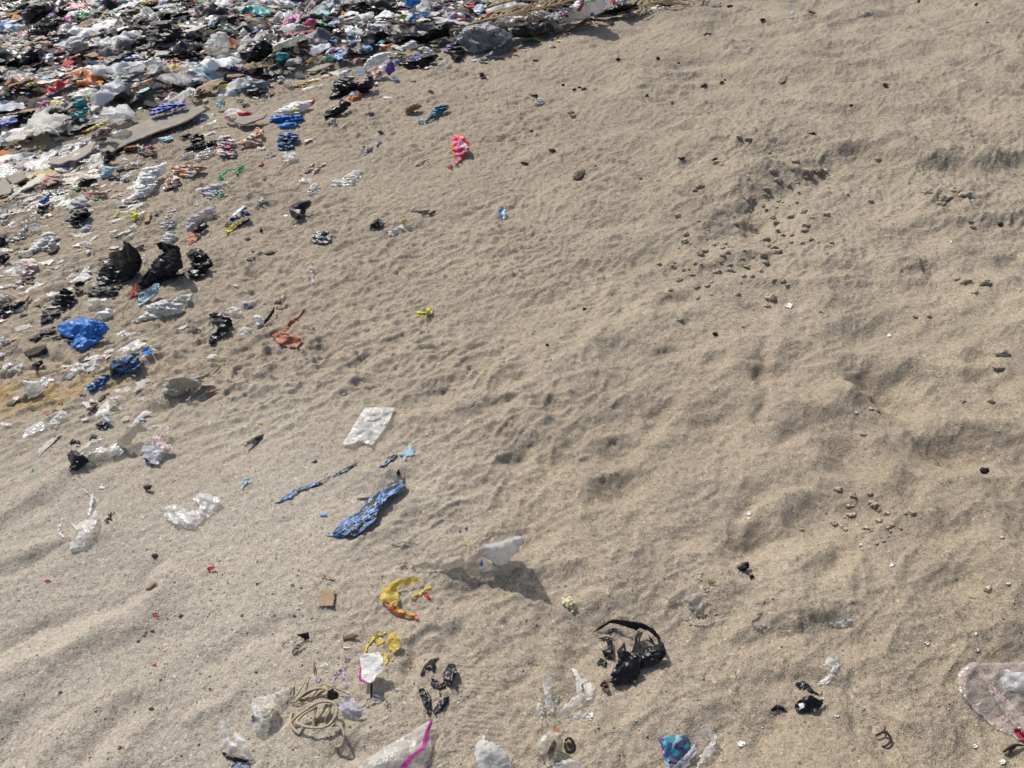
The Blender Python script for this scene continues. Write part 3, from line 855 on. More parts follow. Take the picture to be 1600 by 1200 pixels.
p('P', 'torn_bag', 'black bag torn into curled pieces beside a shoe tread print', 'bag', 'black_plastic',
  '450,460 480,380 530,330 610,315 560,345 570,380 560,420 525,400 495,400 470,450|665,360:1 710,365:1.5 725,410:2 710,470:1.5 680,520:.5 650,500:1 625,490:.5 625,430:1|540,470 575,480 600,510 635,490 640,540 600,545 560,540 530,520|440,550 480,540 510,600 500,690 475,660 455,600|505,560 530,600 540,680 530,740 500,735 510,660|670,600 660,650 620,700 560,735 545,715 590,640 640,610|595,570 610,580 605,600 590,590', dome=.8, wr=.8, bury=.01, jit=.2)
e = p('Z', 'zip_bag', 'clear resealable bag with a magenta zip strip', 'bag', 'milky_film',
  '@pouch@-40,900:1 0,790:1 110,690:1.2 400,480:1.5 800,250:2 1130,40:2.2 1160,40:2 1150,100:2 1120,200:2 1130,350:2 1140,450:1.6 1100,600:1.4 1020,760:1.2 1010,900:1|magenta_plastic@^zip_strip@1120,30:3.6 1162,40:3.4 1140,140:3.6 1105,260:3.8 1090,360:3.8 1030,500:3.7 900,610:3.4 800,700:3.2 745,820:3 650,820:3 700,710:3.2 790,620:3.5 930,520:3.7 1000,420:3.8 1035,270:3.8 1085,110:3.6', wr=.45, dome=1.5, an=1.4, jit=.05)
lettering(e, 'Z', 'N', '440,560 560,560 560,650 440,680', 'dirty_white_plastic')
p('P', 'clear_bag', 'inflated clear bag with a twisted neck next to a sachet', 'bag', 'milky_film',
  '920,880:2 930,920:3 960,930:3 1040,960:3 1100,1040:2 1140,1129:1 1140,1190:0 900,1190:0 860,1090:0 840,1030:.5 860,960:1.5 890,930:2', dome=3, vol=2, wr=1.1)
p('P', 'sachet', 'brown stained clear sachet with a slit opening', 'sachet', 'tan_film',
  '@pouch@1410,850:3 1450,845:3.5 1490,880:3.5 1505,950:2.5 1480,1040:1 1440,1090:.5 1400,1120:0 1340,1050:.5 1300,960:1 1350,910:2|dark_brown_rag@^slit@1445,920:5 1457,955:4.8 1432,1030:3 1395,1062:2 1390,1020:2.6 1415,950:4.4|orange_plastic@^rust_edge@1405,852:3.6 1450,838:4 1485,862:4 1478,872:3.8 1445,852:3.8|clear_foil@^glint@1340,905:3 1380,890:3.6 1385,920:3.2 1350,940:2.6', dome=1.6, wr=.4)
stick('P', 'wire_ring', 'dark wire ring beside the stained sachet', 'wire', 'wood_dark', '1520,930:.5 1550,910:.8 1578,940:.5 1580,985:.2 1550,1005:0 1522,985:.3 1518,940:.5|1530,945:.6 1565,960:.4 1560,990:0', r=.0035)
p('P', 'clear_bag', 'shiny clear bag corner poking up beside the sachet', 'bag', 'clear_foil',
  '1430,1115:1 1500,1070:3 1560,1065:3 1600,1075:3 1640,1090:2 1650,1190:0 1430,1190:0', dome=1.5)
p('S', 'plastic_bag', 'milky plastic bag with finger-like folds rising from sand', 'bag', 'milky_film',
  '485,230:2 500,208:3 525,210:3 535,240:2.5 540,330:2 555,400:1 540,440:0 515,440:0 500,360:1|465,330:2 480,380:1.5 495,430:1 480,480:0 450,410:.5|655,165:1 690,180:2 715,230:3 720,300:3 745,330:2 740,370:1 700,400:1 660,410:1.5 620,440:.5 595,460:0 590,480:0 570,470:0 600,410:1 650,360:2 690,310:2.5 690,240:2 670,190:1|720,230:1 770,250:1.5 795,300:1 790,340:.5 750,360:.5 735,310:1.5|690,430:.5 740,405:1 750,450:.5 780,475:0 720,480:0 630,450:0|560,360 585,320 580,370 560,410', dome=.8)
p('S', 'plastic_chip', 'small dark brown square chip below the big black bag', 'plastic scrap', 'dark_brown_rag', '825,265:.5 860,235:1 885,285:1 880,315:.4 850,300:.3', wr=.2)
p('S', 'printed_bag', 'teal and violet patterned bag with a clear looped handle', 'bag', 'teal_violet_print',
  '@panel@1175,590:1 1230,570:1.5 1300,565:2 1350,580:2 1370,610:1.5 1370,650:1 1310,720:1 1240,740:.5 1205,690:.5 1210,650:1|clear_film@handle@1370,640:1 1420,560:2 1440,500:2.5 1480,510:2.5 1515,560:2 1520,610:2 1470,710:1 1400,775:0 1430,680:1 1495,600:2 1470,550:2 1420,620:1.5 1390,690:1 1340,760:.5 1290,790:0 1240,770:.5 1300,720:1|lilac_film@side@1205,690:.4 1240,742:.6 1310,722:1 1370,655:1.4 1420,600:1.6 1390,690:1 1330,770:.4 1230,790:0', dome=.8, wr=.7)
p('Q', 'torn_bag', 'large black bag with an arched strap and fanned pleats', 'bag', 'black_plastic',
  '590,605:0 650,555:1 740,505:2 870,520:3 950,530:3 1040,575:3 1100,650:3 1125,720:2.5 1090,710:2 1060,640:1.5 1000,590:1.5 940,570:2 920,590:1.5 860,570:1.5 770,540:1 720,535:.5 650,580:0|970,720:2 1010,700:3 1100,685:3.5 1135,730:3 1130,775:2 1080,830:1 1000,860:.5 940,880:.5 950,800:1.5|930,590:1.5 965,605:2 940,660:2 950,720:2.5 940,790:2.5 900,840:1 870,760:1.5 900,690:1 905,640:1|830,670:2.5 840,740:3 900,760:3 935,830:2.5 945,900:1 900,980:.3 840,985:0 760,1000:0 720,970:0 740,930:.5 720,920:.5 750,870:1 780,820:1.5 770,740:2|620,650 690,630 760,650 690,655|690,665:.5 740,655:.6 740,700:1 745,770:1 720,805:0 680,780:0 660,740:.5 710,720:.6|620,830 655,790 700,820 690,855|680,600 740,570 810,580 760,585 700,610|1000,620 1030,650 1050,690 1030,690', dome=1.0, wr=.9, res=1.3, bury=.01, jit=.2)
p('Q', 'crumpled_paper', 'pale yellow crumpled paper lump lying alone', 'paper', 'pale_yellow_paper', '360,350:.5 430,335:1.5 460,380:1.5 410,420:.5 370,390:.3|425,400:.6 465,390:1 475,430:.4 440,460:0', dome=1)
p('Q', 'torn_film', 'torn dusty translucent film with curled edges, near black flecks', 'film', 'dusty_film',
  '1140,360:1 1200,330:1.5 1270,290:1.5 1280,265:2 1275,320:1 1220,350:.5 1180,380:0 1160,385:0|1250,350:.5 1330,320:1.5 1400,300:2 1440,320:1.5 1400,400:1 1400,440:.5 1350,470:0 1310,440:0 1270,390:0|1240,480 1310,520 1370,545 1440,535 1500,510 1470,545 1400,560 1330,545|1350,170 1400,150 1400,220 1370,240|1400,260 1450,255 1440,300 1415,300|dark_brown_rag@underside@1345,490 1400,480 1460,465 1410,500', dome=.4)
p('Q', 'wood_chip', 'small dark wood chip above the torn dusty film', 'wood chip', 'wood_tan', '1440,215:.8 1500,228:1 1480,245:.4 1445,235:.4', thick=.4, rigid=True, wr=.2)
p('T', 'black_flecks', 'two small crumpled black plastic flecks near torn dusty film', 'plastic scrap', 'black_plastic', '180,95:.5 215,65:1.5 245,60:1.5 250,95:1 230,115:0 195,110:0|250,140:.4 270,130:.8 280,150:.3 255,155:0', dome=.6, wr=1.5)
p('T', 'torn_bag', 'small black bag bundle with shell chips on it', 'bag', 'black_plastic',
  '500,850:.5 530,820:1.5 580,795:2.5 640,825:1.5 670,810:1 640,870:.5 600,890:0 550,900:0 510,880:0|500,735 545,715 580,740 600,770 640,795 610,790 560,765 520,760|365,880 400,850 440,865 460,895 420,880 380,890|600,780 640,795 652,775 645,800 615,795|white_plastic@^shell_chip@520,845:2.4 545,840:2.6 555,865:2.2 530,875:1.8', dome=1.2, wr=1.2)
p('T', 'clear_scrap', 'crescent of clear plastic film beside the small black bundle', 'film', 'clear_film', '690,565 730,580 745,630 720,690 680,735 630,740 650,715 700,680 710,640 650,635 680,600', dome=.6)
p('T', 'film_scrap', 'clear film scrap with a pale blue corner at a drag mark', 'film', 'clear_film', '690,400 760,390 785,378 820,380 800,410 760,425 720,420|pale_blue_plastic@corner@765,378:.8 815,378:.8 790,386:.8 765,385:.8', dome=.5)
p('T', 'film_scrap', 'dusty grey film scrap folded over the drag mark end', 'film', 'dusty_film', '260,390 300,330 320,330 310,370 270,395|255,405 330,400 350,420 310,450 280,430', dome=.5)
stick('T', 'bent_wire', 'bent black wire hook beside a buried cord', 'wire', 'wood_dark', '948,1022:.4 975,1008:1 1000,1000:1.4 1022,1022:1 1030,1050:.6 1005,1075:.4 980,1080:0|990,1005:1 1000,975:.5', r=.0028)
p('U', 'spotted_bag', 'clear pinkish plastic bag printed with red spots', 'bag', 'spotted_clear_film',
  '@panel@690,580:1 680,500:1 720,420:1.5 790,375:2 900,385:2 1000,380:2 1230,370:2 1230,1010:0 1130,960:.3 960,880:.3 830,760:.4 730,640:.6|@fold@790,380:2.4 850,400:2.8 960,560:3.2 1050,650:3.2 1160,760:3 1230,850:2.6 1230,960:2 1120,860:2 1000,700:2.4 920,570:2.4 850,470:2.2|clear_foil@fold@990,540:1.8 1030,430:2.4 1130,450:2.6 1230,450:2.6 1230,600:2.2 1130,600:2 1060,590:1.8|crimson_plastic@^red_corner@1115,895:1.6 1180,890:1.6 1230,930:1.2 1230,1000:.3 1150,960:.6', wr=.5, dome=.8)
stick('U', 'root_twig', 'dark forked root twig under the red spotted bag', 'twig', 'wood_dark', '1040,1075:.4 1090,1040:.8 1140,1020:.8 1195,1025:.3|1080,1100:.2 1100,1060:.6 1135,1030:.7', r=.003)
# --- middle
p('N', 'clear_bag', 'dusty clear bag with a raised flag-like corner casting a shadow', 'bag', 'dusty_film',
  '@tail@285,230:.5 340,265:1 420,290:1.5 500,270:2 600,260:2.5 680,240:2.5 750,220:3 780,260:2.5 780,330:.6 720,340:.3 620,330:.4 500,330:.5 420,315:.5 340,285:.4|grey_film@raised_corner%vol=7@920,160:6 1000,150:8 1100,115:10 1190,95:12 1220,120:12 1170,200:9 1110,260:6 1050,300:4.5 990,280:4 950,255:3.5 920,240:3|@pocket@780,270:2 850,220:3.5 920,170:5.5 925,230:3.5 900,290:2 880,330:1 920,350:.6 980,330:1.2 1060,330:1.5 1100,280:3 1130,290:3 1130,370:.5 1060,370:.2 950,390:0 850,380:0 800,350:.3|grey_film@lining@890,300:1.6 920,240:3 950,260:3.2 1000,300:2.6 1040,330:1.6 980,350:.8 920,350:.6 880,330:.8|blue_plastic@^blue_print@892,300:2 912,255:3.4 918,308:2.2|@flap@860,160:1 930,80:2 980,60:2 1000,130:1.4 950,110:1.2 900,150:.8', wr=.5, dome=.5)
p('N', 'film_scrap', 'pale dusty film flake lying above the raised clear bag tail', 'film', 'dusty_film', '230,140 330,110 380,150 300,160', dome=.4, bury=.2)
p('N', 'torn_bag', 'hook shaped yellow bag turning red at one end', 'bag', 'yellow_plastic',
  '@yellow_fold@155,530:1 180,470:1.5 230,430:2 310,400:2 390,380:2 430,385:2 475,420:1 400,410:1.5 410,450:1 340,440:1 300,440:1 290,500:1 300,560:1 240,585:1 180,570:.6|@yellow_fold@370,550 420,510 470,480 520,450 535,440 535,470 490,500 440,530 400,555|yellow_red_print@red_end@185,570:.6 250,590:1 290,570:1.2 280,610:1 350,640:1.2 430,660:.8 440,695:.3 380,680:.4 300,670:.5 240,640:.5|red_plastic@red_end@480,510 510,510 540,550 510,550', dome=.6, wr=.9)
p('N', 'film_scrap', 'tiny violet printed flecks on open sand', 'plastic scrap', 'purple_card', '735,45 755,38 760,52 742,58|780,25 800,18 806,34 790,38')
p('M', 'plastic_sheet', 'crinkled clear plastic rectangle lying flat on open sand', 'plastic sheet', 'clear_foil', '800,80:.8 1020,78:.8 975,190:1 855,355:.8 755,320:1 710,345:.6 625,360:.4 690,260:.8 750,160:1', wr=.45, jit=.1, res=1.4, an=1.2)
p('M', 'torn_bag', 'blue and black striped bag half buried with a long trailing strip', 'bag', 'blue_black_print',
  '@body@1060,588:2 1100,600:2.5 1105,640:2 1050,690:2 980,730:2 930,780:2 890,850:2 880,910:1.5 800,970:.8 730,1020:.4 640,1030:.3 560,1020:.2 480,990:0 560,1000:.4 620,930:1 700,880:1.4 780,820:1.6 800,770:1.2 860,730:1.4 950,670:1.5 1010,610:1.6|@strip@125,795 200,740 270,690 340,660 450,625 560,580 660,520 770,465 690,530 600,570 480,620 450,655 350,680 300,710 250,745 170,780|bright_blue_plastic@fleck@465,860 520,855 510,870 470,875|@fold@890,520 960,470 1030,415 1035,435 960,500|pale_blue_plastic@fold@1040,425 1110,380 1130,345 1165,390 1165,425 1110,440 1095,470 1080,440|black_plastic@fold@1030,570 1050,525 1065,580|black_plastic@fold@730,745 800,740 860,735 800,755|black_plastic@fold@960,445 1035,418 1040,430 985,465', dome=.8, wr=.45, an=4, ang=-35, bury=.01, jit=.15)
p('L', 'film_ring', 'shiny clear film curled like a horseshoe on pale crust', 'film', 'clear_foil', '900,360:1 960,330:1.4 1010,315:1 1040,350:.6 1100,375:.6 1170,365:.8 1190,320:.6 1140,280:1 1180,240:1 1260,245:1 1340,290:.6 1340,330:.4 1280,390:.5 1200,440:.5 1150,490:.4 1090,495:.4 1000,460:.5 930,410:.6', dome=1, wr=.6, res=1.3)
p('L', 'clear_bag', 'see-through bag with thin looped handles on pale crust', 'bag', 'clear_film',
  '@body@430,365:2 430,450:2 400,510:1.6 340,610:1 300,660:0 230,670:0 230,600:.4 290,560:1 290,520:1 220,425:.6 270,480:1.2 340,440:2 380,440:2 400,380:2|clear_foil@handle@330,210:.6 405,250:1 400,300:1.2 375,400:1.5 362,390:1.2 385,260:.6|clear_foil@handle@185,400 150,520 200,560 150,555 145,490', dome=1, wr=.7)
p('L', 'plastic_scrap', 'pale blue plastic wisp alone on the streaked sand', 'plastic scrap', 'pale_blue_plastic', '1510,110:1 1540,130:1 1570,130:.5 1530,160:.4 1490,210:0', bury=.1)
p('L', 'plastic_scrap', 'small white film curl above the see-through bag', 'plastic scrap', 'white_plastic', '415,160 440,180 470,165 490,190 485,205 440,200')
p('L', 'plastic_scrap', 'black plastic slivers beside the see-through bag', 'plastic scrap', 'dusty_black_plastic', '480,440 520,400 570,370 530,405 545,430 500,455|510,395 545,370 535,388 515,402')
p('L', 'snail_shell', 'dark brown snail shell on sand above the film horseshoe', 'shell', 'dark_brown_rag', '765,190:.8 800,170:1.6 835,180:1.6 825,210:.6 790,222:0', dome=1, vol=1)
p('L', 'red_chip', 'folded bright red plastic chip on bare sand', 'plastic scrap', 'red_plastic', '1235,790:.5 1295,765:1.5 1295,790:1 1255,815:0', dome=.6)
p('L', 'red_chip', 'tiny red plastic shred on the pale crust', 'plastic scrap', 'red_plastic', '40,882 70,870 100,884 70,890')
p('V', 'red_chip', 'red and grey plastic flecks among sand pebbles', 'plastic scrap', 'red_plastic', '710,478 730,470 745,490 730,495|grey_film@fleck@725,460 745,462 735,476')
p('V', 'red_chip', 'small pink red shred alone in the furrowed crust', 'plastic scrap', 'red_plastic', '705,718 735,708 730,722')
p('V', 'bark_strip', 'brown bark strip in the crust furrow', 'bark', 'wood_tan', '680,360:.4 722,318:1.2 730,330:1 700,358:.3', thick=.5, rigid=True, wr=.3)
p('K', 'plastic_bag', 'tan translucent bag shaped like a bottle with twisted tail', 'bag', 'tan_film',
  '65,260:2 110,190:4 190,155:5 280,143:5 320,165:4 430,160:4 520,125:4 515,160:3 440,195:3 445,250:1.5 390,300:1 330,370:.5 275,430:0 370,270:1.5 300,290:2 215,355:.6 130,335:.4 75,320:.6|white_plastic@^neck@65,260:2.6 110,245:3.4 130,280:3 120,330:1.6 80,322:1.2|white_plastic@tail_tie@355,195:4.4 410,195:4.4 440,215:3.6 425,245:3 380,215:3.8', dome=2.5, vol=2.5, wr=.6)
stick('K', 'twig', 'short black twig near the bottle shaped bag', 'twig', 'wood_dark', '555,135:.2 585,115:.5 605,95:.8 612,65:1', r=.002)
p('K', 'bark_sliver', 'reddish brown sliver below the bottle shaped bag', 'bark', 'leather_brown', '465,295:.8 540,290:1 620,280:.8 540,305:.6 480,315:.5', thick=.3, rigid=True, wr=.2)
p('K', 'plastic_scrap', 'thin yellow curl of plastic on streaked sand', 'plastic scrap', 'lemon_plastic', '945,585 980,590 1010,602 1055,590 1010,610 975,600')
# --- middle of the shore side
p('J', 'crumpled_bag', 'blue and black crumpled bag with a trailing knotted end', 'bag', 'blue_black_print',
  '@body@1015,200:1 1040,140:3 1150,110:4 1200,75:4.5 1290,65:4 1305,180:3 1280,265:1 1180,270:.4 1090,290:0 1020,285:0|@tail@790,380:.6 900,310:1.5 950,270:1.8 1010,265:1.8 1020,300:1 960,375:.5 880,430:0 820,420:0|black_plastic@tail@730,445 800,450 790,465 740,470|black_plastic@pocket@1012,205:1.6 1050,195:3 1060,270:1.6 1025,285:.4', dome=1.6, wr=1.2)
p('J', 'sachet', 'small blue and orange sachet with a torn white tip', 'sachet', 'bright_blue_plastic', '@panel@1310,55:1 1375,0:2.5 1410,90:1.5 1395,100:1.2 1345,95:.6|orange_plastic@orange_end@1345,92:.6 1400,85:1.4 1412,100:1 1380,138:0|white_plastic@torn_tip@1380,0:2.4 1420,25:2 1470,48:1 1430,60:1 1410,50:1.4', wr=.4)
p('J', 'plastic_bag', 'milky bag lump sitting on golden sand', 'bag', 'milky_film', '195,320:2 300,330:3.5 370,330:3.5 430,400:1.5 380,440:.5 320,480:0 250,470:0 240,400:1.5|white_plastic@fold@185,490:0 215,450:.6 240,425:1 235,450:.5 215,490:0', dome=2, vol=1.5, wr=.6)
p('J', 'plastic_ring', 'white plastic curl just behind the milky lump', 'plastic scrap', 'white_plastic', '365,340 400,285 440,290 430,320 390,345', dome=.8)
p('J', 'black_rag', 'small black crumpled rag below a dark plank', 'rag', 'black_plastic', '295,185:1 330,150:2 390,130:2 400,170:1 370,190:.5 350,230:0', dome=1, wr=1.3)
p('J', 'clear_film', 'long crinkled clear film beside the blue and black bag', 'film', 'milky_film', '640,240 700,160 800,160 880,110 960,80 975,100 900,200 840,230 780,220 700,240|840,255 920,225 990,180 960,225 860,275', dome=.8, bury=.3, wr=1.3)
p('J', 'clear_film', 'wet looking pale film near the black crumpled rag', 'film', 'milky_film', '35,240 120,195 180,155 220,170 190,250 120,250', dome=.8, bury=.3)
p('J', 'brown_rag', 'dark brown shredded rag trailing over the sand', 'rag', 'dark_brown_rag', '830,530:1 880,515:1.5 905,540:1 880,590:.6 830,640:0 800,650:0 840,590:.5|905,500 960,450 1020,430 950,500 915,520|730,660 770,645 795,650 760,670', dome=.6, wr=1.2)
p('J', 'packet', 'clear and yellow packet beside the shredded brown rag', 'packet', 'tan_film', '1005,500:1 1070,475:1.8 1090,500:1.6 1085,560:1 1060,610:0 1010,600:0|lemon_plastic@yellow_corner@1060,605 1110,605 1100,625 1065,625', wr=.5, dome=.6)
p('J', 'plastic_square', 'flat black plastic square under a bluish slat', 'plastic scrap', 'black_plastic', '880,730 940,700 990,715 1015,750 970,780 920,790', wr=.5, dome=.5)
p('J', 'plastic_stick', 'slim blue grey slat leaning on a black square', 'slat', 'steel_blue_plastic', '930,630:2 950,625:2 1030,695:1 1010,715:.8 960,680:1.3', thick=.3, rigid=True, wr=.1)
p('J', 'film_ribbon', 'white film ribbon with a long clear tail', 'film', 'milky_film', '460,700:1 560,600:1.6 620,610:1.6 590,680:1 510,760:.3 470,740:.5|clear_film@tail@470,720:.6 470,745:.3 400,745 300,770 200,792 290,755 370,730', dome=.6)
p('J', 'plastic_bag', 'tan hollow bag standing like a shell over its shadow', 'bag', 'tan_film', '1070,930:0 1100,860:2 1180,750:5 1270,700:7 1340,720:6 1360,790:4 1270,810:4 1230,870:2.5 1200,920:.6 1150,920:0|clear_film@handle@1350,770:3 1450,730:3 1540,740:3 1575,770:2.5 1530,860:.6 1510,850:.6 1550,780:2 1480,760:2.4 1390,800:2', dome=1.5, wr=.5)
p('J', 'sachet', 'silver sachet with pink and violet print beside the tan hollow bag', 'sachet', 'silver_plastic', '@panel@1310,950:1.5 1340,900:2.5 1420,890:3 1500,980:2 1500,1030:1.2 1460,1100:.3 1400,1115:0 1330,1040:.6|pink_white_print@printed_flap@1400,870:3 1460,800:4 1500,870:3 1600,940:1.4 1580,980:1 1500,980:2 1430,900:2.8|navy_print@^print@1325,1045:.6 1400,1116:0 1440,1105:.2 1400,1085:.8 1345,1040:1.2', dome=.8, wr=.6)
p('J', 'blue_scrap', 'small blue white striped scrap behind the tan hollow bag', 'plastic scrap', 'blue_white_print', '1250,655 1280,640 1310,640 1355,700 1320,700 1290,680', dome=.6)
p('J', 'crumpled_bag', 'black and clear crumpled bag beside fine pale drift', 'bag', 'black_plastic',
  '@black_fold@620,1020:.5 660,960:1.4 700,970:2 780,1020:2 830,1070:1 760,1130:.3 690,1160:0 630,1140:0 660,1080:.6|milky_film@clear_fold@720,970:2 800,910:2.6 870,870:2.4 950,855:2 990,870:1 920,930:.8 850,970:1 790,1015:1 740,1010:1.4|@black_fold@640,900 670,865 735,880 745,910 720,920 700,890 660,915|@black_fold@820,870 850,820 905,830 890,860|dusty_film@clear_fold@770,1060:.6 830,1000:1.2 890,990:1 860,1060:.3 790,1120:0', dome=1, wr=1.2)
p('J', 'film_scrap', 'grey brown film shred above the black and clear bag', 'film', 'dusty_black_plastic', '480,880 500,840 580,830 520,870 500,900', bury=.2)
p('J', 'red_chip', 'small red shred next to golden sand', 'plastic scrap', 'red_plastic', '530,535 580,528 585,545 550,548')
p('J', 'red_chip', 'pink plastic shred above the white film ribbon', 'plastic scrap', 'pink_plastic', '405,625 450,610 465,628 425,642')
p('J', 'green_chip', 'tiny green plastic chip on the pale drift', 'plastic scrap', 'green_plastic', '290,1150 305,1130 315,1150 300,1180')

p('H', 'black_bag', 'black bag standing up in a sharp peak', 'bag', 'black_plastic',
  '1140,90:17 1190,110:18 1250,170:15 1300,240:12 1310,300:8 1280,370:4 1200,450:1 1120,500:0 1140,480:0 1070,470:0 980,525:0 900,500:0 890,450:0 930,350:3 1005,280:6 1010,220:9 1050,190:12 1130,180:14', vol=7, wr=.8, dome=1.5)
p('H', 'black_bag', 'flat black bag crumple spread before the peaked bag', 'bag', 'dusty_black_plastic', '810,580 850,530 950,535 1140,505 1100,540 1050,550 1120,590 1040,630 960,600 880,620 820,625', dome=1, wr=1.3)
p('H', 'black_bag', 'tall black bag flopped over beside the peaked one', 'bag', 'black_plastic',
  '1425,120:13 1500,105:16 1600,120:17 1660,160:15 1670,220:13 1690,340:7 1600,430:2 1500,470:0 1400,520:0 1300,545:0 1280,500:1 1350,400:3 1440,260:7 1520,200:10 1470,170:12', vol=6, wr=1, dome=1.5)
p('I', 'black_bag', 'curled glossy black bag with a strip running towards the tall bag', 'bag', 'black_plastic', '240,220:3 290,170:5 370,165:6 410,200:5 450,240:5 495,310:3 440,370:1 400,430:0 330,450:0 270,430:0 245,380:0 300,330:2 280,270:3|@strip@20,440:.3 160,400:.8 240,380:.8 230,410:.3 100,450:0 30,470:0', dome=2, wr=1.5)
p('H', 'black_rag', 'black rag bunched in two clumps with a streaked tail', 'rag', 'black_plastic', '510,600:2 560,550:3 590,530:3.5 650,560:3 700,590:2 690,640:1 670,700:0 650,690:.5 600,720:0 540,690:0 470,690:0 500,650:1|685,500:1 740,465:2 790,480:1.4 770,520:.4 700,520:.3|690,540:.6 790,550:.4 700,590:.3|dusty_black_plastic@tail@375,820 390,740 460,740 560,725 620,730 560,780 480,830 380,890', dome=1.2, wr=1.3)
p('H', 'blue_bag', 'bright blue plastic bag crumpled on the sand', 'bag', 'blue_plastic', '525,900:1 550,870:2 640,840:3.5 780,800:5 850,830:6 960,850:6 1015,910:4 970,960:2 960,1000:1 860,1060:0 780,1110:0 740,1115:0 690,1070:0 640,1085:0 680,1000:1 600,980:1 550,950:1', dome=2.5, wr=1.3, vol=2, res=1.3)
p('H', 'black_strip', 'black plastic strip trailing from the bright blue bag', 'plastic strip', 'dusty_black_plastic', '275,1020 330,970 440,910 510,890 510,940 450,970 400,1000 330,1040|470,990 560,970 620,1000 500,1005', dome=.8, wr=1.2)
p('H', 'dark_plank', 'charred black plank lying by the bright blue bag', 'plank', 'wood_dark', '220,1130:1.5 320,1080:2 420,1055:2 430,1085:1.5 350,1130:1.2 260,1165:1', thick=1.5, rigid=True, wr=.15, jit=.1)
p('H', 'white_bag', 'white bag in two puffs behind the bright blue bag', 'bag', 'white_plastic', 'milky_film@fold@780,680:1 850,630:2 960,630:3 1030,620:3 1030,700:1.5 940,735:.5 850,725:.4|870,790:.5 900,750:2 970,745:2.4 980,720:2.6 1050,730:2 1065,760:1 1030,800:.3 960,820:0 900,810:0', dome=1.6, wr=.9)
p('H', 'white_bag', 'white pleated bag below the lettered sachet', 'bag', 'white_plastic', '1340,760:1 1360,690:2.5 1450,660:3 1560,640:3 1640,650:2.5 1700,690:1.6 1690,760:.6 1580,780:.3 1450,810:0 1360,820:0 1250,850:0 1210,850:0 1300,790:.5|dirty_white_plastic@fold@1600,640:2 1690,600:2.4 1800,578:2 1815,585:1.6 1740,680:.8 1680,690:.8', dome=1.5, wr=1.3)
p('H', 'red_strip', 'folded red plastic strip beside the lettered sachet', 'plastic strip', 'red_plastic', '1250,490:3 1270,500:4 1250,590:1 1230,620:0 1195,620:0 1220,560:1', wr=.6, dome=.8)
stick('H', 'twig', 'two thin twigs standing in sand before the lettered sachet', 'twig', 'wood_tan', '1200,640:2 1170,690:1 1140,740:.6 1135,810:0|1340,680:1.5 1250,790:.8 1160,880:0|1160,860:0 1180,845:1 1190,825:1.4', r=.002)
p('H', 'black_bag', 'flattened black bag lapped by white rag and cord', 'bag', 'dusty_black_plastic', '-20,690:1 60,680:2 130,680:2 220,650:2 245,660:1.4 180,720:.6 100,760:.3 60,810:0 -20,800:0', dome=1, wr=1.3)
p('H', 'white_rag', 'dirty white rag beside a pale cord', 'rag', 'dirty_white_plastic', '-20,600:1 60,590:1.5 90,620:1 60,650:.5 -20,650:.6|130,740:.4 200,700:1 240,690:.8 190,740:.2 150,755:0', dome=.8)
stick('H', 'pale_cord', 'pale cord looping over the flattened black bag', 'cord', 'rope_fibre', '-10,565:1 80,590:1.5 170,630:2 215,660:2 260,610:1 290,630:.6 260,660:.6 225,640:1.2', r=.004)
p('H', 'black_bag', 'small black bag above an orange printed wrapper', 'bag', 'black_plastic', '-20,230:3 50,205:3 100,240:2 60,290:.6 -20,340:0', dome=2, wr=1)
p('H', 'black_bag', 'black bag scrap beside limp white fingers', 'bag', 'black_plastic', '-20,60:3 40,55:3 55,100:2 85,110:1.4 40,150:.3 -20,170:0', dome=2, wr=1)
p('H', 'wrapper', 'clear wrapper with orange print beside a small black bag', 'wrapper', 'pink_white_print', 'milky_film@clear_side@60,270:1 130,290:2 220,280:2.4 200,420:0 140,380:.4 110,320:1|220,280:2.4 340,275:2 350,320:1.4 320,380:.5 260,420:0 200,415:.2', dome=1)
p('H', 'glove_bag', 'limp white plastic with finger-like folds', 'bag', 'white_plastic', '400,20:3 470,10:3 520,40:2.4 510,110:1.4 450,160:.5 400,190:0 380,175:.3 430,110:1.2 350,190:.2 300,200:0 280,160:.5 340,120:1.4 390,80:2.4', dome=1.2, wr=1.2, an=3.5, ang=-45)
p('H', 'maroon_rag', 'thin dark maroon rag with a pink corner', 'rag', 'dark_brown_rag', '200,440 260,425 330,425 300,460 310,490 230,490 190,500|pink_white_print@corner@100,520 150,480 200,450 195,500 150,530', dome=.6, wr=1.2)
p('H', 'wood_splint', 'short black wooden slat lying aslant', 'slat', 'wood_dark', '440,210:.6 480,160:1 550,130:1.2 520,180:.8 460,210:.5', thick=.6, rigid=True, wr=.2)
p('H', 'grey_rag', 'small grey patterned rag behind the peaked black bag', 'rag', 'multicolour_rag', '1220,160:.5 1280,120:1.5 1345,125:1.5 1330,160:.6 1260,180:0', dome=.8)
p('H', 'clear_film', 'faint clear film scrap near the black slat', 'film', 'clear_film', '720,120 800,95 850,130 790,145', dome=.5)
p('H', 'plastic_ring', 'small white plastic ring half sunk in streaked sand', 'plastic ring', 'white_plastic', '1120,965 1145,945 1185,955 1190,985 1160,995 1175,970 1150,960 1135,985', dome=.5)
p('H', 'white_scrap', 'white scrap behind the peak of the black bag', 'plastic scrap', 'milky_film', '1310,230:2 1350,220:2.4 1380,240:2 1360,290:.6 1320,300:.4', dome=.8)
p('H', 'white_scrap', 'white film triangle with grime at the litter fringe', 'plastic scrap', 'milky_film', '-15,1000:1 30,975:2 90,1020:1 40,1060:.3 -15,1085:0', dome=.6)

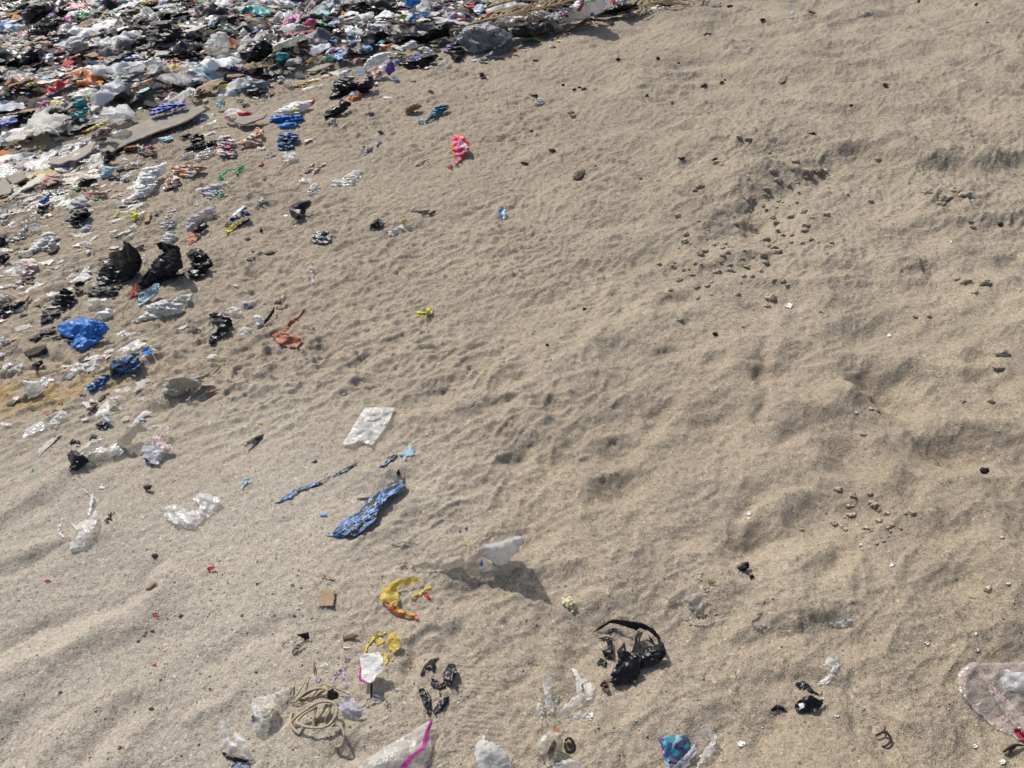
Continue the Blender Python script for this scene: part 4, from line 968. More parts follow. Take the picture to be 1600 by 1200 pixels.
p('I', 'black_rag', 'hooked black rag with a frayed foot', 'rag', 'black_plastic', '455,790:1 490,755:2 580,755:3 640,790:3 668,830:2.5 665,890:1.5 620,940:1 560,980:.6 520,1040:0 480,1065:0 450,1050:0 460,990:.5 530,910:1.4 560,870:1.6 500,840:1 450,875:.2 470,830:.6', dome=1, wr=1.4)
p('I', 'clear_film', 'clear film crumples wrapped by the hooked black rag', 'film', 'clear_film', '600,740:1 660,690:1.6 740,720:1.4 770,790:.6 700,800:.4 650,780:.6|720,910 790,890 860,910 760,970 730,960|750,650 870,650 900,690 800,720', dome=.8, wr=1.2)
p('I', 'wrapper', 'torn wrapper with white pocket, black tail and orange end', 'wrapper', 'white_plastic', '@pocket@870,790:1.5 920,785:2.5 970,830:2 950,870:.5 890,885:0|black_plastic@tail@960,840:1.4 1010,780:2 1060,700:2.4 1060,760:1.4 1010,830:.4 970,870:0|brown_white_print@orange_end@1040,670:1.4 1110,640:2.4 1160,570:3 1170,620:2 1130,690:.6 1060,690:.5|purple_card@dark_end@760,680 800,665 815,690 780,705|navy_print@dark_end@815,715 850,695 860,715 830,725', dome=.8)
p('I', 'leather_scrap', 'rust brown leather-like scrap with an upturned strap', 'leather scrap', 'leather_brown', '@flap@1030,945:1 1080,945:1.6 1175,955:2 1310,975:2 1300,1040:1 1265,1090:.4 1180,1080:.4 1110,1050:.5 1060,1010:.6|@strap@1075,940:1 1160,910:2.4 1200,840:4 1280,800:5 1340,715:7 1362,720:7 1330,770:5 1290,820:4.4 1285,860:3.4 1268,830:4 1200,900:2.6 1175,952:2', wr=.25, jit=.1)
p('I', 'brown_rag', 'dark brown shreds with a teal fleck', 'rag', 'dark_brown_rag', '240,955 310,890 380,915 330,930 280,950|sea_green_plastic@fleck@385,895 412,895 405,925 385,920', dome=.6)
p('I', 'film_scrap', 'thin white film sliver beside small shell chips', 'film', 'milky_film', '1355,295:1 1395,292:1.2 1400,330:1 1420,340:1 1420,480:.3 1405,515:0 1400,400:.6 1380,350:.8', dome=.4)
p('I', 'rust_splinters', 'two rust coloured splinters below the leather-like scrap', 'splinter', 'leather_brown', '940,1045 975,1050 1000,1080 985,1085|970,1140 1010,1120 1005,1135', wr=.2)
p('I', 'red_chip', 'tiny dark red triangle chip on streaked sand', 'plastic scrap', 'red_plastic', '842,170 862,190 882,195 855,212')

# --- lettered sachet
e = p('TT', 'lettered_sachet', 'pale blue sachet with dark blue letters propped on edge', 'sachet', 'pale_blue_plastic', '@panel@380,690:2.2 620,600:3 1000,310:5 1180,300:5.5 1150,640:3 840,860:1.2 640,1010:.6 380,1160:0|silver_plastic@side@380,1160:.1 640,1010:.6 840,860:1.2 1150,640:2.8 1150,690:1.6 900,890:.4 660,1050:.2 400,1180:0', wr=.15, jit=0)
lettering(e, 'TT', 'GUMBES', '440,730 1140,330 1140,560 470,960', 'navy_print')
# --- between the litter field and the open sand
p('B', 'blue_rag', 'bright blue shredded bag at a pale board edge', 'bag', 'bright_blue_plastic', '1000,1100:1 1060,1065:2 1180,1070:2.5 1320,1060:1.6 1330,1110:.6 1230,1180:0 1100,1185:0 1090,1130:.6 1010,1110:.8', dome=1, wr=1.6)
p('F', 'blue_rag', 'blue bag with black patches below the shredded blue one', 'bag', 'blue_black_print', '1085,260:1 1090,190:2 1150,145:3 1220,150:3 1285,175:2.4 1280,230:1.5 1230,260:1 1240,310:.4 1170,330:0 1090,310:.2', dome=1.5, wr=1.4)
p('F', 'white_film', 'white film cup below the blue bag with black patches', 'film', 'milky_film', '1115,345:2 1180,330:3 1230,325:3 1280,395:1.4 1230,430:.4 1180,460:0 1130,400:.8', dome=1, wr=.4)
p('F', 'wrapper', 'brown and white twisted wrapper alone near the white film cup', 'wrapper', 'brown_white_print', '1325,490 1380,460 1440,430 1400,520 1360,540 1330,530|1410,530 1460,460 1565,430 1500,480 1460,530 1420,545', dome=1, wr=1)
p('F', 'clear_film', 'crumpled clear wad below the twisted wrapper', 'film', 'clear_film', '1375,740 1370,690 1400,640 1440,620 1485,660 1460,710 1420,740', dome=1.5, wr=1.3)
p('F', 'round_bag', 'round black cap-like bag with a grey band', 'bag', 'black_plastic', '@body@1190,850:2 1230,820:4 1320,790:6 1385,785:6 1395,840:3.5 1330,920:1 1290,970:0 1240,950:0 1200,900:1|grey_film@^band@1195,845:3 1215,850:3.6 1270,880:3.4 1325,925:1.6 1315,940:1.2 1255,895:2.6 1195,865:2.6', dome=2.5, wr=.7, vol=2)
p('F', 'black_film', 'black and clear bag curled in a ring', 'bag', 'black_white_print', '1400,1110 1450,1065 1550,1075 1590,1110 1625,1045 1590,1130 1560,1180 1480,1190 1420,1180', dome=1.5, wr=1.6)
p('G', 'black_bag', 'small knotted black and grey bag on open sand', 'bag', 'dusty_black_plastic', '@knot@450,1040:.6 500,970:2 545,950:2.4 560,1000:1.6 550,1050:.4 500,1045:.3 470,1065:0|charcoal_plastic@tail@555,960:1.8 600,1000:1 640,970:1 590,1020:.5 550,1050:.3', dome=1, wr=1.2)
e2 = p('SS', 'sachet_pair', 'navy sachet folded against a yellow one with pale band', 'sachet', 'navy_print', '@navy_panel@400,650:2.5 570,540:3.5 680,440:4.5 800,340:5.5 860,470:4.5 930,540:3.4 800,590:2.6 620,650:2 520,710:1.4 450,690:1.8|lemon_plastic@yellow_panel@350,850:1 500,760:1.6 650,690:2.2 800,590:2.8 790,650:2.2 620,780:1 520,860:.5 350,1000:0|navy_print@lower_panel@930,590:2.4 900,680:1.8 780,750:.6 600,860:0 480,920:0 620,790:1.2 770,690:2|dirty_white_plastic@^band@575,535:3.7 680,445:4.7 730,560:3.6 640,605:2.6|white_plastic@backing@395,650:2.4 470,560:3 520,500:3.3 700,340:5 820,310:5.6 900,350:5.2 800,338:5.5 690,430:4.5 570,530:3.5|black_plastic@end@310,770 400,700 480,700 430,780 330,820', wr=.25, jit=.05)
p('F', 'green_ribbon', 'green plastic ribbon bent over on the sand', 'plastic strip', 'green_plastic', '540,610:0 545,560:1 620,510:2 740,480:2 795,455:2 770,510:1 700,550:0 730,490:1.4 640,520:1.2 580,560:.8 590,600:0', dome=.4, wr=.7)
p('F', 'white_sachet', 'white sachet with a green corner below the green ribbon', 'sachet', 'silver_plastic', '@panel@375,690:.8 470,640:1.8 630,615:2 620,650:1.4 540,710:.6 480,770:0 430,760:.3|green_plastic@corner@540,710 560,700 585,730 550,780', dome=.6, wr=.7)
p('F', 'wrapper', 'orange and white wrapper with a pale oval mark', 'wrapper', 'orange_white_print', '@panel@100,490:1 180,460:2.4 330,455:3 460,480:2 410,510:1.4 340,545:.8 250,580:.3 175,555:.6 190,520:1.4 120,530:.6|silver_plastic@^oval_mark@265,525:2.6 300,510:3 345,530:2.4 320,552:1.8 280,545:2', dome=1, wr=.8)
p('F', 'wrapper', 'brown and white bag below the orange and white wrapper', 'bag', 'brown_white_print', '20,700:0 50,600:1.6 150,550:2.4 190,600:1.4 180,650:.4 100,685:0 40,690:.1', dome=1)
p('F', 'printed_bag', 'pinkish clear bag with dark purple and orange prints', 'bag', 'purple_white_print', '515,380:.3 530,270:2 550,190:3 640,180:3 700,240:2.4 640,290:2 720,340:1 680,390:.2 600,380:.2 540,400:0|orange_white_print@orange_flap@690,270:2 800,210:3 900,110:3.5 960,140:2.6 960,180:2 930,200:1.8 940,270:.5 850,295:.3 760,280:.6|crimson_plastic@^print@600,300:2.8 650,270:3 690,320:2 640,350:1.8', dome=1.5, wr=.9)
p('F', 'clear_film', 'shiny clear film strip below black sheet scraps', 'film', 'clear_foil', '320,400:.6 350,350:1.4 430,310:2 510,290:2 510,340:1 420,400:.3 320,430:0', dome=.8)
p('F', 'clear_film', 'small folded clear film beside the shiny strip', 'film', 'milky_film', '180,410:.2 220,360:1.2 300,330:1.6 325,360:1 260,400:.2', dome=.8)
p('F', 'black_sheet', 'black sheet scraps fanned out by a pinkish bag', 'plastic sheet', 'black_plastic', '280,230:2 330,170:3 405,180:3 410,230:1.6 290,280:.8|210,330:.3 280,280:1 400,240:1.6 530,230:1.6 520,270:.8 400,320:.2 280,320:.1|160,205:.6 260,165:1.4 310,180:1 220,210:.3', dome=.8, wr=1.4)
p('F', 'grey_bag', 'pale grey film bag stretched beside brown leathery scrap', 'bag', 'lilac_film', '230,1030:.3 260,950:1.6 390,870:3 480,840:3 540,890:1.6 440,940:1 360,990:.6 270,1070:0', dome=1.4, wr=1)
p('F', 'white_bag', 'whitish bag puff above the tall flopped black bag', 'bag', 'silver_plastic', '20,1130:1 60,1080:2.4 150,1080:2 150,1140:.8 100,1185:.2 0,1180:.2', dome=1.4)
p('F', 'leather_scrap', 'brown leathery scrap with a black crease', 'leather scrap', 'leather_brown', '250,1130:.6 300,1080:1.6 360,1100:1.4 330,1170:.2 260,1200:0|black_plastic@crease@300,1080:1.8 390,980:3 460,1030:1.6 390,1080:1 340,1110:1|cardboard@back@310,1070:2.2 340,1010:2.8 390,985:3 350,1040:2.2', wr=.5, jit=.1)
p('F', 'red_chip', 'dark red chip alone below the white film cup', 'plastic scrap', 'crimson_plastic', '910,470 950,420 965,450 940,480', dome=.6)
p('F', 'glass_shard', 'dark green shard standing near the navy sachet', 'shard', 'wood_dark', '918,1080:0 935,1038:2.4 957,1070:1 940,1092:0', wr=.2)
p('F', 'shell', 'white broken shell above the navy and yellow sachets', 'shell', 'cream_foam', '880,850:0 890,810:.6 920,770:1.6 980,760:1.6 1005,800:.8 940,812:.8 905,830:.3', dome=.6, wr=.3)
p('F', 'white_shreds', 'crumpled white lace-like shreds beside the grey film bag', 'plastic scrap', 'dirty_white_plastic', '30,960 90,900 120,920 60,965|60,890 140,870 150,885 80,905|0,1000 60,970 150,980 140,1030 60,1060 0,1040', wr=1.6, dome=.6)
p('G', 'wrapper', 'red and pink wrapper folded open on open sand', 'wrapper', 'red_wrapper', '@panel@1215,220:4 1260,170:5 1330,190:6 1390,270:4.5 1380,310:3 1320,390:1 1260,470:0 1245,465:0 1270,400:1 1230,330:2|white_plastic@^lining@1300,230:5.6 1340,250:5.4 1370,290:4 1350,330:2.8 1310,290:3.8|magenta_plastic@^stripe@1250,195 1268,200 1300,290 1312,350 1290,400 1262,455 1255,440 1280,380 1285,330 1262,260|lemon_plastic@edge@1205,300:1 1225,290:1.4 1270,380:1 1262,400:.5 1215,340:.6|@tail@1170,470:.2 1220,440:1 1222,490:.2 1190,497:0', wr=.5, dome=.8)
p('G', 'printed_scrap', 'small blue, green and red printed scraps under a dark leaf', 'plastic scrap', 'small_print', '380,290 420,280 405,330 385,330|400,370 430,310 500,285 480,320 420,365|505,270 550,235 575,250 530,290', dome=.8)
p('C', 'teal_rag', 'dark teal rag with a pale end on open sand', 'rag', 'dark_teal_rag', '965,1135:0 1010,1080:1.6 1060,1000:3 1110,970:4 1190,970:3 1190,1000:1.8 1120,1060:.8 1060,1090:.5 990,1140:0|pale_blue_plastic@pale_end@900,1120:.4 950,1095:1 955,1150:0 925,1150:0', dome=1.2, wr=1.2)
p('G', 'clear_film', 'crinkled clear film crescent on streaked sand', 'film', 'clear_foil', '95,600 190,590 320,510 385,505 385,570 340,640 210,650 110,655', dome=1, wr=.9)
p('G', 'dead_leaf', 'small black leaf above the printed scraps', 'leaf', 'wood_dark', '530,150:.5 570,145:1.4 600,170:.8 560,180:.2', wr=.3)
p('G', 'bark_chip', 'short black bark chip above the white and yellow wrapper', 'bark', 'wood_dark', '1000,910:.3 1070,875:1.2 1070,900:.8 1030,915:.3', thick=.4, rigid=True, wr=.2)
p('G', 'wrapper', 'white wrapper with a yellow twist on open sand', 'wrapper', 'dirty_white_plastic', '630,1080:.4 700,1040:1.6 760,1010:2 780,1050:1.2 720,1090:.4 680,1130:0 640,1110:.1|lemon_plastic@twist@720,1010:1.4 800,950:2 805,970:1.6 760,1005:1.2|tan_film@flap@780,1020:1.6 880,1040:.8 850,1060:.3 780,1050:.6', dome=.6)
p('px', 'blue_white_scrap', 'tiny blue and white packet standing on open sand', 'packet', 'blue_white_print', '778,326:1 786,322:3 793,333:1.6 789,342:0 781,338:.2', wr=.4)
p('px', 'yellow_wrapper', 'small yellow wrapper lying alone on open sand', 'wrapper', 'lemon_plastic', '648,487:.4 662,483:1.2 676,480:1 675,489:.4 656,497:0', dome=.6)
p('px', 'bark_chip', 'dark bark chunk among the streaked sand ripples', 'bark', 'wood_dark', '896,278:.4 905,268:1.6 915,265:1.4 912,273:.6 902,281:.1', thick=.8, rigid=True, wr=.3)
p('px', 'bark_chip', 'brown block of bark above a dark bark chunk', 'bark', 'wood_tan', '1216,124 1222,118 1230,119 1227,126 1219,130', thick=.8, rigid=True, wr=.2)
p('px', 'plastic_cup', 'white plastic cup rim half buried at the slope top', 'cup', 'white_plastic', '1229,25:2 1236,18:4 1244,18:4 1246,22:2 1236,27:0', wr=.3, dome=1)
p('px', 'clear_film', 'faint clear film wisp on the slope near the white cup', 'film', 'clear_film', '1340,25 1352,18 1365,17 1362,23 1350,26', dome=.6)
for q, lab in (('1098,54:1 1104,51:2 1113,52:1 1108,57:0', 'dark clod of charred wood high on the slope'), ('1186,30:.6 1192,28:1.4 1198,31:.6 1191,35:0', 'brown charred wood bit near the white cup'),
               ('1262,20 1270,18 1277,20 1268,23', 'thin dark wood flake by the white cup'), ('1136,10 1146,9 1142,13', 'flat dark wood flake at the slope crest'),
               ('748,114:1 755,113:2 760,121:.6 752,124:0', 'dark red brown leaf knot under the litter field'), ('640,330 672,328 668,335', 'slim dark bark flake near the white wrapper')):
    p('px', 'wood_chip', lab, 'wood chip', 'wood_dark', q, wr=.4, dome=.5)
p('px', 'plastic_flake', 'pale pinkish plastic flake with a black edge on the slope', 'plastic scrap', 'dirty_white_plastic', '834,158:.5 842,152:1.5 852,155:1.4 845,165:.2 838,166:0|wood_dark@edge@832,152 840,148 840,153', dome=.6)

# --- fringe of the litter field
p('C', 'black_bag', 'bunched black bag beside a purple box', 'bag', 'black_plastic', '110,850:1 130,750:5 200,720:7 290,730:8 330,760:7 400,770:6 440,690:9 490,700:7 510,780:3 440,860:0 390,860:0 300,840:1 200,890:0 80,920:0', dome=2.5, wr=2.5, vol=4)
p('C', 'wrapper', 'orange and white wrapper under the bunched black bag', 'wrapper', 'orange_plastic', '240,910:.6 330,880:1.6 385,860:2 390,880:1.4 330,925:.3 270,950:0|white_plastic@white_half@250,895:1.4 300,845:2.6 345,835:3 370,858:2 320,885:1.6', dome=.6)
p('C', 'black_bag', 'black bag with a folded cuff below the orange wrapper', 'bag', 'black_plastic', '35,1060:1.5 60,1020:3 160,980:5 190,920:7 270,940:5 290,970:3 220,1040:1 120,1080:.3 40,1100:0', dome=2, wr=1.2, vol=3)
p('C', 'cream_rag', 'cream coloured rag below the cuffed black bag', 'rag', 'cream_foam', '50,1130:.6 90,1090:2 150,1100:1.6 100,1150:.2', dome=1)
p('C', 'paper_cone', 'tan paper cone lying open on sand', 'paper', 'wood_tan', '785,1060:0 800,1000:3.5 890,945:5 960,985:2 880,1020:.6 830,1060:0', dome=1, wr=.5, vol=2)
p('C', 'purple_box', 'white carton with a purple end standing in litter', 'carton', 'white_plastic', '@panel@470,690:2 560,600:7 640,545:12 610,650:6 560,740:0 500,740:0|purple_card@purple_end@600,610:8 665,548:13 697,650:7 640,705:1 605,660:5|orange_plastic@^print@505,690:3 560,640:6 575,690:3 510,730:.8', wr=.25, jit=.05, dome=.6)
p('C', 'plastic_scrap', 'pale blue film beneath the purple carton end', 'film', 'pale_blue_plastic', '650,740:.5 690,690:2.4 735,740:.8 690,765:0', dome=.8)
p('C', 'black_bag', 'long flat black bag on the litter edge over sand', 'bag', 'black_plastic', '720,590:1 770,510:4 850,550:4 960,510:6 1080,500:7 1105,520:4 1040,580:0 940,630:0 820,635:0 740,610:0', dome=2, wr=.9, vol=3)
p('C', 'black_bag', 'big black bag with glossy ridged top', 'bag', 'black_plastic', '745,390:1 800,310:7 900,330:7 1050,250:11 1180,190:14 1205,240:10 1190,320:4 1050,370:1 940,410:0 920,380:0 860,360:1', dome=4, wr=2.5, vol=5)
p('C', 'black_bag', 'dull black bag between white scraps and an orange peel-like scrap', 'bag', 'dusty_black_plastic', '335,360:3 420,290:9 520,290:9 590,290:8 650,330:5 620,370:0 500,390:0 400,415:0', dome=3, wr=1, vol=4)
p('C', 'black_bag', 'black pouch hanging below the silver bag', 'bag', 'dusty_black_plastic', '1165,420:3 1280,380:5 1340,480:2 1290,575:0 1230,560:0', dome=3, wr=.8)
p('C', 'silver_bag', 'large wrinkled silver grey bag at the litter edge', 'bag', 'silver_plastic', '1240,410:4 1300,300:11 1400,230:15 1550,220:16 1700,270:14 1780,330:9 1760,370:5 1650,430:1 1480,490:0 1390,490:0 1330,430:1', dome=4, wr=5, vol=6, res=1.5, an=3)
p('D', 'black_bag', 'rounded black sack beside the wrinkled silver bag', 'bag', 'dusty_black_plastic', '290,300:5 320,230:11 350,205:13 450,220:14 520,270:10 525,340:3 400,352:1 300,345:1', dome=5, wr=.7, vol=6)
p('D', 'grey_sheet', 'charcoal plastic sheet under the rounded black sack', 'plastic sheet', 'charcoal_plastic', '0,540:.5 100,480:2 200,420:4 300,350:6 520,345:5 545,370:2 380,410:.5 250,480:0 100,550:0 0,590:0', dome=1, wr=.7)
p('D', 'black_bag', 'flat black sheet behind the white printed bag', 'plastic sheet', 'black_plastic', '1120,110:6 1300,20:12 1450,40:10 1480,80:4 1390,120:0 1250,150:0 1050,170:0', dome=3, wr=1)
e3 = p('D', 'printed_bag', 'large white plastic bag with red shapes and black letters', 'bag', 'white_plastic', '@body@560,310:1 640,220:6 760,130:12 830,60:17 930,-20:22 1160,-20:22 1165,50:16 1130,110:9 1010,160:5 960,185:1 850,205:0 740,225:0 640,275:0|crimson_plastic@^red_shape@720,160:12.5 790,115:15.5 825,145:13.5 812,168:11.5 775,148:13 748,160:11.8 750,195:9|crimson_plastic@^red_shape@905,25:21 965,-5:23.5 958,55:19 925,110:14.5 893,95:15.5 925,60:18.5|green_plastic@^green_shape@975,-12:24 1085,-12:24 1062,14:22.4 990,16:22.2|blue_plastic@^blue_patch@1020,122:10 1052,116:10.5 1062,150:7 1026,153:6.8', dome=3, wr=.5, vol=5)
lettering(e3, 'DD', 'ite', '425,75 470,165 425,185 385,95', 'navy_print')
p('D', 'purple_scrap', 'white and purple bag scrap at the sand crest', 'plastic scrap', 'purple_white_print', '1300,150:.5 1400,105:4 1450,130:2 1380,165:0|1480,130:.5 1560,95:2.4 1580,110:1.4 1510,135:.2', dome=1)
stick('D', 'twig_tangle', 'tangle of reddish brown twigs under the white printed bag', 'twigs', 'dark_brown_rag', '750,310:1 850,270:2 960,240:3 1050,250:1|900,260:1 960,190:6 1030,170:7 1060,200:4|880,280:0 930,220:5 1000,190:6 1050,230:3|690,320:0 780,290:2 900,285:1|930,250:1 980,200:5 1100,180:5 1160,210:1|620,330:1 680,260:5 660,220:7|1060,190:3 1150,190:3 1230,165:2|820,300:0 900,240:4 940,200:6', r=.007)
p('D', 'red_lump', 'red and white crumpled packet on dark debris', 'packet', 'red_pink_print', '25,160:3 90,110:8 160,150:5 110,190:0 40,190:0|white_plastic@white_half@28,165:4.4 75,125:7.4 85,180:2 50,188:1', dome=2)

# --- told-apart pieces inside the litter field
def dm(reg, name, label, cat, mat, s, **kw):
    kw.setdefault('dome', 2); kw.setdefault('wr', 1.0); kw.setdefault('lift', .07)
    return p(reg, name, label, cat, mat, s, **kw)
dm('A', 'grey_sack', 'bulging dark grey sack lying on the litter', 'sack', 'charcoal_plastic', '190,150:6 250,60:14 330,25:16 400,40:14 500,50:8 380,130:2 290,200:0 210,180:1', vol=8, dome=5, wr=.6)
dm('A', 'yellow_sheet', 'orange yellow sheet crumpled in the litter', 'plastic sheet', 'yellow_plastic', '1270,20 1350,-10 1460,-5 1450,40 1290,45|orange_plastic@orange_end@1400,5:2 1465,5:2 1455,40:.6 1410,38:1')
dm('A', 'purple_scrap', 'deep purple plastic scrap with a pale rim', 'plastic scrap', 'purple_card', '770,270 880,240 880,280 830,300|lilac_plastic@rim@790,240:1 900,215:2 880,242:1.4 780,268:.6')
dm('A', 'white_bag', 'broad grey white bag beside a pink strip', 'bag', 'dirty_white_plastic', '620,400:7 720,365:12 820,400:9 820,430:5 700,490:0 640,505:0', dome=4, wr=.5, vol=4)
dm('A', 'pink_strip', 'mauve pink strip touching the broad grey white bag', 'plastic strip', 'pink_plastic', '490,490 600,430 600,480 530,500')
dm('A', 'blue_white_card', 'blue and white card beside a black lump', 'card', 'blue_white_print', '360,540 420,500 490,490 490,540 400,560', wr=.4)
dm('A', 'cardboard_box', 'brown cardboard scrap next to the blue and white card', 'cardboard', 'cardboard', '350,480:2 370,450:4 410,450:4 410,510:1 375,520:0', wr=.3)
dm('A', 'black_lump', 'matt black lump behind the brown cardboard scrap', 'bag', 'dusty_black_plastic', '170,600:1 230,490:6 320,450:9 350,480:7 350,540:2 250,600:0', vol=4, dome=3)
dm('A', 'black_heap', 'wide heap of torn black bags', 'bag', 'dusty_black_plastic', '1350,300:4 1400,200:9 1600,180:10 1700,300:6 1600,390:1 1380,430:0', dome=5, wr=1.5)
dm('A', 'white_bag', 'flat white bag with a tiny red mark above a grey sheet', 'bag', 'white_plastic', '1110,640:3 1300,590:7 1440,510:8 1440,560:6 1540,580:5 1390,640:1 1250,670:0 1170,680:0|red_plastic@^mark@1335,630:4.5 1358,620:4.8 1358,655:3 1340,660:2.8', dome=1, wr=.4)
dm('A', 'grey_sheet', 'glossy dark grey sheet draped under a flat white bag', 'plastic sheet', 'charcoal_plastic', '870,650 950,590 1050,640 1150,700 1250,660 1380,660 1200,760 1050,860 950,900 940,850 1000,760', dome=3, wr=1.2)
dm('A', 'teal_bundle', 'rounded teal plastic bundle in the litter', 'bundle', 'teal_plastic', '665,960:3 720,920:5 790,910:5 810,950:3 760,1000:0 680,1000:1', dome=3, wr=.4, vol=3)
dm('A', 'sea_green_cloth', 'sea green cloth below the teal bundle', 'cloth', 'sea_green_plastic', '640,1050 760,1000 835,985 810,1040 740,1090 650,1080', wr=1.2)
dm('A', 'printed_roll', 'rolled orange and white printed wrapper', 'wrapper', 'orange_white_print', '1210,810:2 1300,760:6 1420,715:8 1430,770:4 1250,850:0', dome=3, wr=.4, vol=3)
dm('A', 'foam_piece', 'cream foam stick beside the teal bundle', 'foam', 'cream_foam', '830,1000 930,930 940,970 850,1030', thick=2, rigid=True, wr=.2)
dm('A', 'blue_rag', 'deep blue rag spread along a pale board', 'rag', 'deep_blue_plastic', '1370,1060 1430,1000 1530,950 1600,960 1720,950 1740,980 1600,1010 1480,1050 1400,1075', wr=1.3)
dm('E', 'yellow_strip', 'folded yellow plastic strip beside a clear bag', 'plastic strip', 'lemon_plastic', '790,140 880,90 980,40 995,70 900,120 800,155', wr=.8)
dm('E', 'clear_bag', 'large pale clear bag bulging above a yellow strip', 'bag', 'milky_film', '800,90:2 850,20:6 950,-20:9 1080,-30:9 1150,-10:6 1170,40:3 1060,60:1 960,60:0', dome=3)
dm('A', 'green_scrap', 'green scrap next to the bulging grey sack', 'plastic scrap', 'lime_plastic', '480,90 560,50 590,60 500,105')
dm('A', 'magenta_ring', 'magenta loop of plastic on a clear sheet', 'plastic scrap', 'magenta_plastic', '345,970 400,930 460,930 450,980 430,950 380,1000')
dm('E', 'grey_board', 'cracked grey board lying flat on sand', 'board', 'grey_board', '440,450:2 480,390:3 600,370:3 710,330:3 870,240:3.5 890,250:3 840,340:2.4 710,420:2 640,420:2 570,455:1.6', thick=.7, rigid=True, wr=.15, lift=.01, dome=0, jit=.1)
p('px', 'grey_board', 'long flat grey board under the deep blue rag', 'board', 'grey_board', '150,232:3 180,208:3.5 240,184:4 315,165:4 322,171:3.5 290,190:3 245,206:3 200,224:3 170,240:2.6', thick=.7, rigid=True, wr=.1, lift=.01, jit=.1)
p('px', 'grey_board', 'short tan board beside red cloth', 'board', 'grey_board', '366,190:3 372,182:3.6 398,181:4 417,178:4 414,183:3.4 398,189:3 380,195:2.6', thick=.7, rigid=True, wr=.1, lift=.01, jit=.1)
dm('E', 'salmon_sheet', 'salmon pink sheet folded beside a white board', 'sheet', 'salmon_sheet', '330,670:1 440,540:3 550,560:3 560,600:2 480,640:1 400,680:0', wr=.3, lift=.01, dome=.5)
dm('E', 'white_board', 'white board under the salmon pink sheet', 'board', 'cream_foam', '170,690:1 380,540:2 430,550:2 370,620:1.4 210,690:.6', wr=.15, lift=.012, thick=1, rigid=True, dome=0)
dm('E', 'grey_board', 'pale grey board corner beside the white board', 'board', 'grey_board', '-20,640:2 30,570:3 60,600:3 110,660:2 100,720:1 -20,750:.6', wr=.15, lift=.01, thick=.7, rigid=True, dome=0)
dm('E', 'grey_board', 'triangular grey board above a salmon sheet', 'board', 'grey_board', '40,560:2 200,500:3 250,580:2 120,645:1', wr=.15, lift=.01, thick=.7, rigid=True, dome=0)
LO = dict(lift=.006)
dm('E', 'blue_plastic_scrap', 'pale blue plastic scrap standing on the fringe sand', 'plastic scrap', 'pale_blue_plastic', '920,580:0 960,470:3 1080,480:3 1050,530:1 990,580:0', wr=.5, **LO)
dm('E', 'white_bag', 'long white bag knotted in the middle', 'bag', 'white_plastic', '1280,560:2 1320,490:4 1440,470:5 1540,430:5 1530,540:2 1460,580:2 1440,660:1.6 1380,740:.5 1250,770:.2 1130,820:0 1140,780:.5 1250,720:1.4 1240,660:2', wr=1.3, **LO)
dm('E', 'black_bag', 'black bag clump on a green leaf strip', 'bag', 'black_plastic', '720,640:1 760,590:4 860,580:4 910,610:2 840,650:.3 760,670:0|lime_plastic@green_edge@630,690 720,660 760,680 720,700', wr=1.2, **LO)
dm('E', 'black_bag', 'ragged black bag clump below the salmon and pink wrapper', 'bag', 'black_plastic', '640,960:1 700,880:3 800,850:3 820,890:2 860,910:1 800,960:.3 720,1020:0 650,1010:0', wr=1.6, **LO)
dm('E', 'clear_film', 'pale film flap beside the ragged black clump', 'film', 'lilac_film', '740,1060 820,990 850,1010 830,1050 760,1080', **LO)
dm('E', 'grey_flap', 'flat grey plastic flap above the ragged black clump', 'plastic sheet', 'silver_plastic', '610,830:.4 760,730:2 830,800:1 800,840:.4 700,850:.2 640,900:0', wr=.3, dome=.5, **LO)
dm('E', 'yellow_chip', 'yellow triangular plastic chip standing on sand', 'plastic scrap', 'lemon_plastic', '1195,900:2.4 1275,885:2.6 1280,940:1.2 1240,990:0', wr=.3, dome=.3, **LO)
dm('E', 'yellow_chip', 'smaller yellow crumple beside the triangular yellow chip', 'plastic scrap', 'lemon_plastic', '1070,880 1105,890 1090,945 1065,920', dome=1, **LO)
dm('E', 'wood_lath', 'short tan wooden slat near yellow chips', 'slat', 'wood_tan', '1330,990:.6 1370,900:1 1395,895:1 1380,980:.6', thick=.8, rigid=True, wr=.1, dome=0, **LO)
dm('E', 'blue_scrap', 'blue plastic scrap over a black crumple', 'plastic scrap', 'blue_plastic', '350,800:2 450,730:4 460,790:2 400,830:.6|black_plastic@black_part@340,900:0 350,830:1.6 400,835:1.8 480,800:2 440,860:.5 380,920:0', wr=1, **LO)
dm('E', 'white_shell_bag', 'white pleated bag shaped like a clam', 'bag', 'white_plastic', '160,1100:.3 240,1020:3 330,1000:4 400,1030:2 330,1060:.6 240,1090:.2 190,1125:0', wr=1, an=4, **LO)
dm('E', 'wrapper', 'salmon and pink wrapper with a green tip', 'wrapper', 'salmon_sheet', '830,730:1 860,690:2.4 960,700:2 1010,740:.6 880,745:.2|magenta_plastic@pink_end@780,730 830,705 840,740 800,750|green_plastic@green_tip@850,775 930,750 900,785', dome=.8, **LO)
dm('E', 'orange_chip', 'orange yellow plastic peel under pale green film', 'plastic scrap', 'yellow_plastic', '385,370 420,330 475,330 450,350', **LO)
dm('E', 'aqua_scrap', 'aqua film scrap beside a brown rag', 'film', 'pale_blue_plastic', '1450,210 1590,190 1610,220 1500,250', **LO)
dm('E', 'pink_scrap', 'pink folded packet on a dark rag', 'packet', 'pink_plastic', '1330,300:1 1400,275:3 1460,310:1 1400,325:0|dark_brown_rag@dark_rag@1280,345 1330,330 1450,335 1440,375 1330,380', **LO)
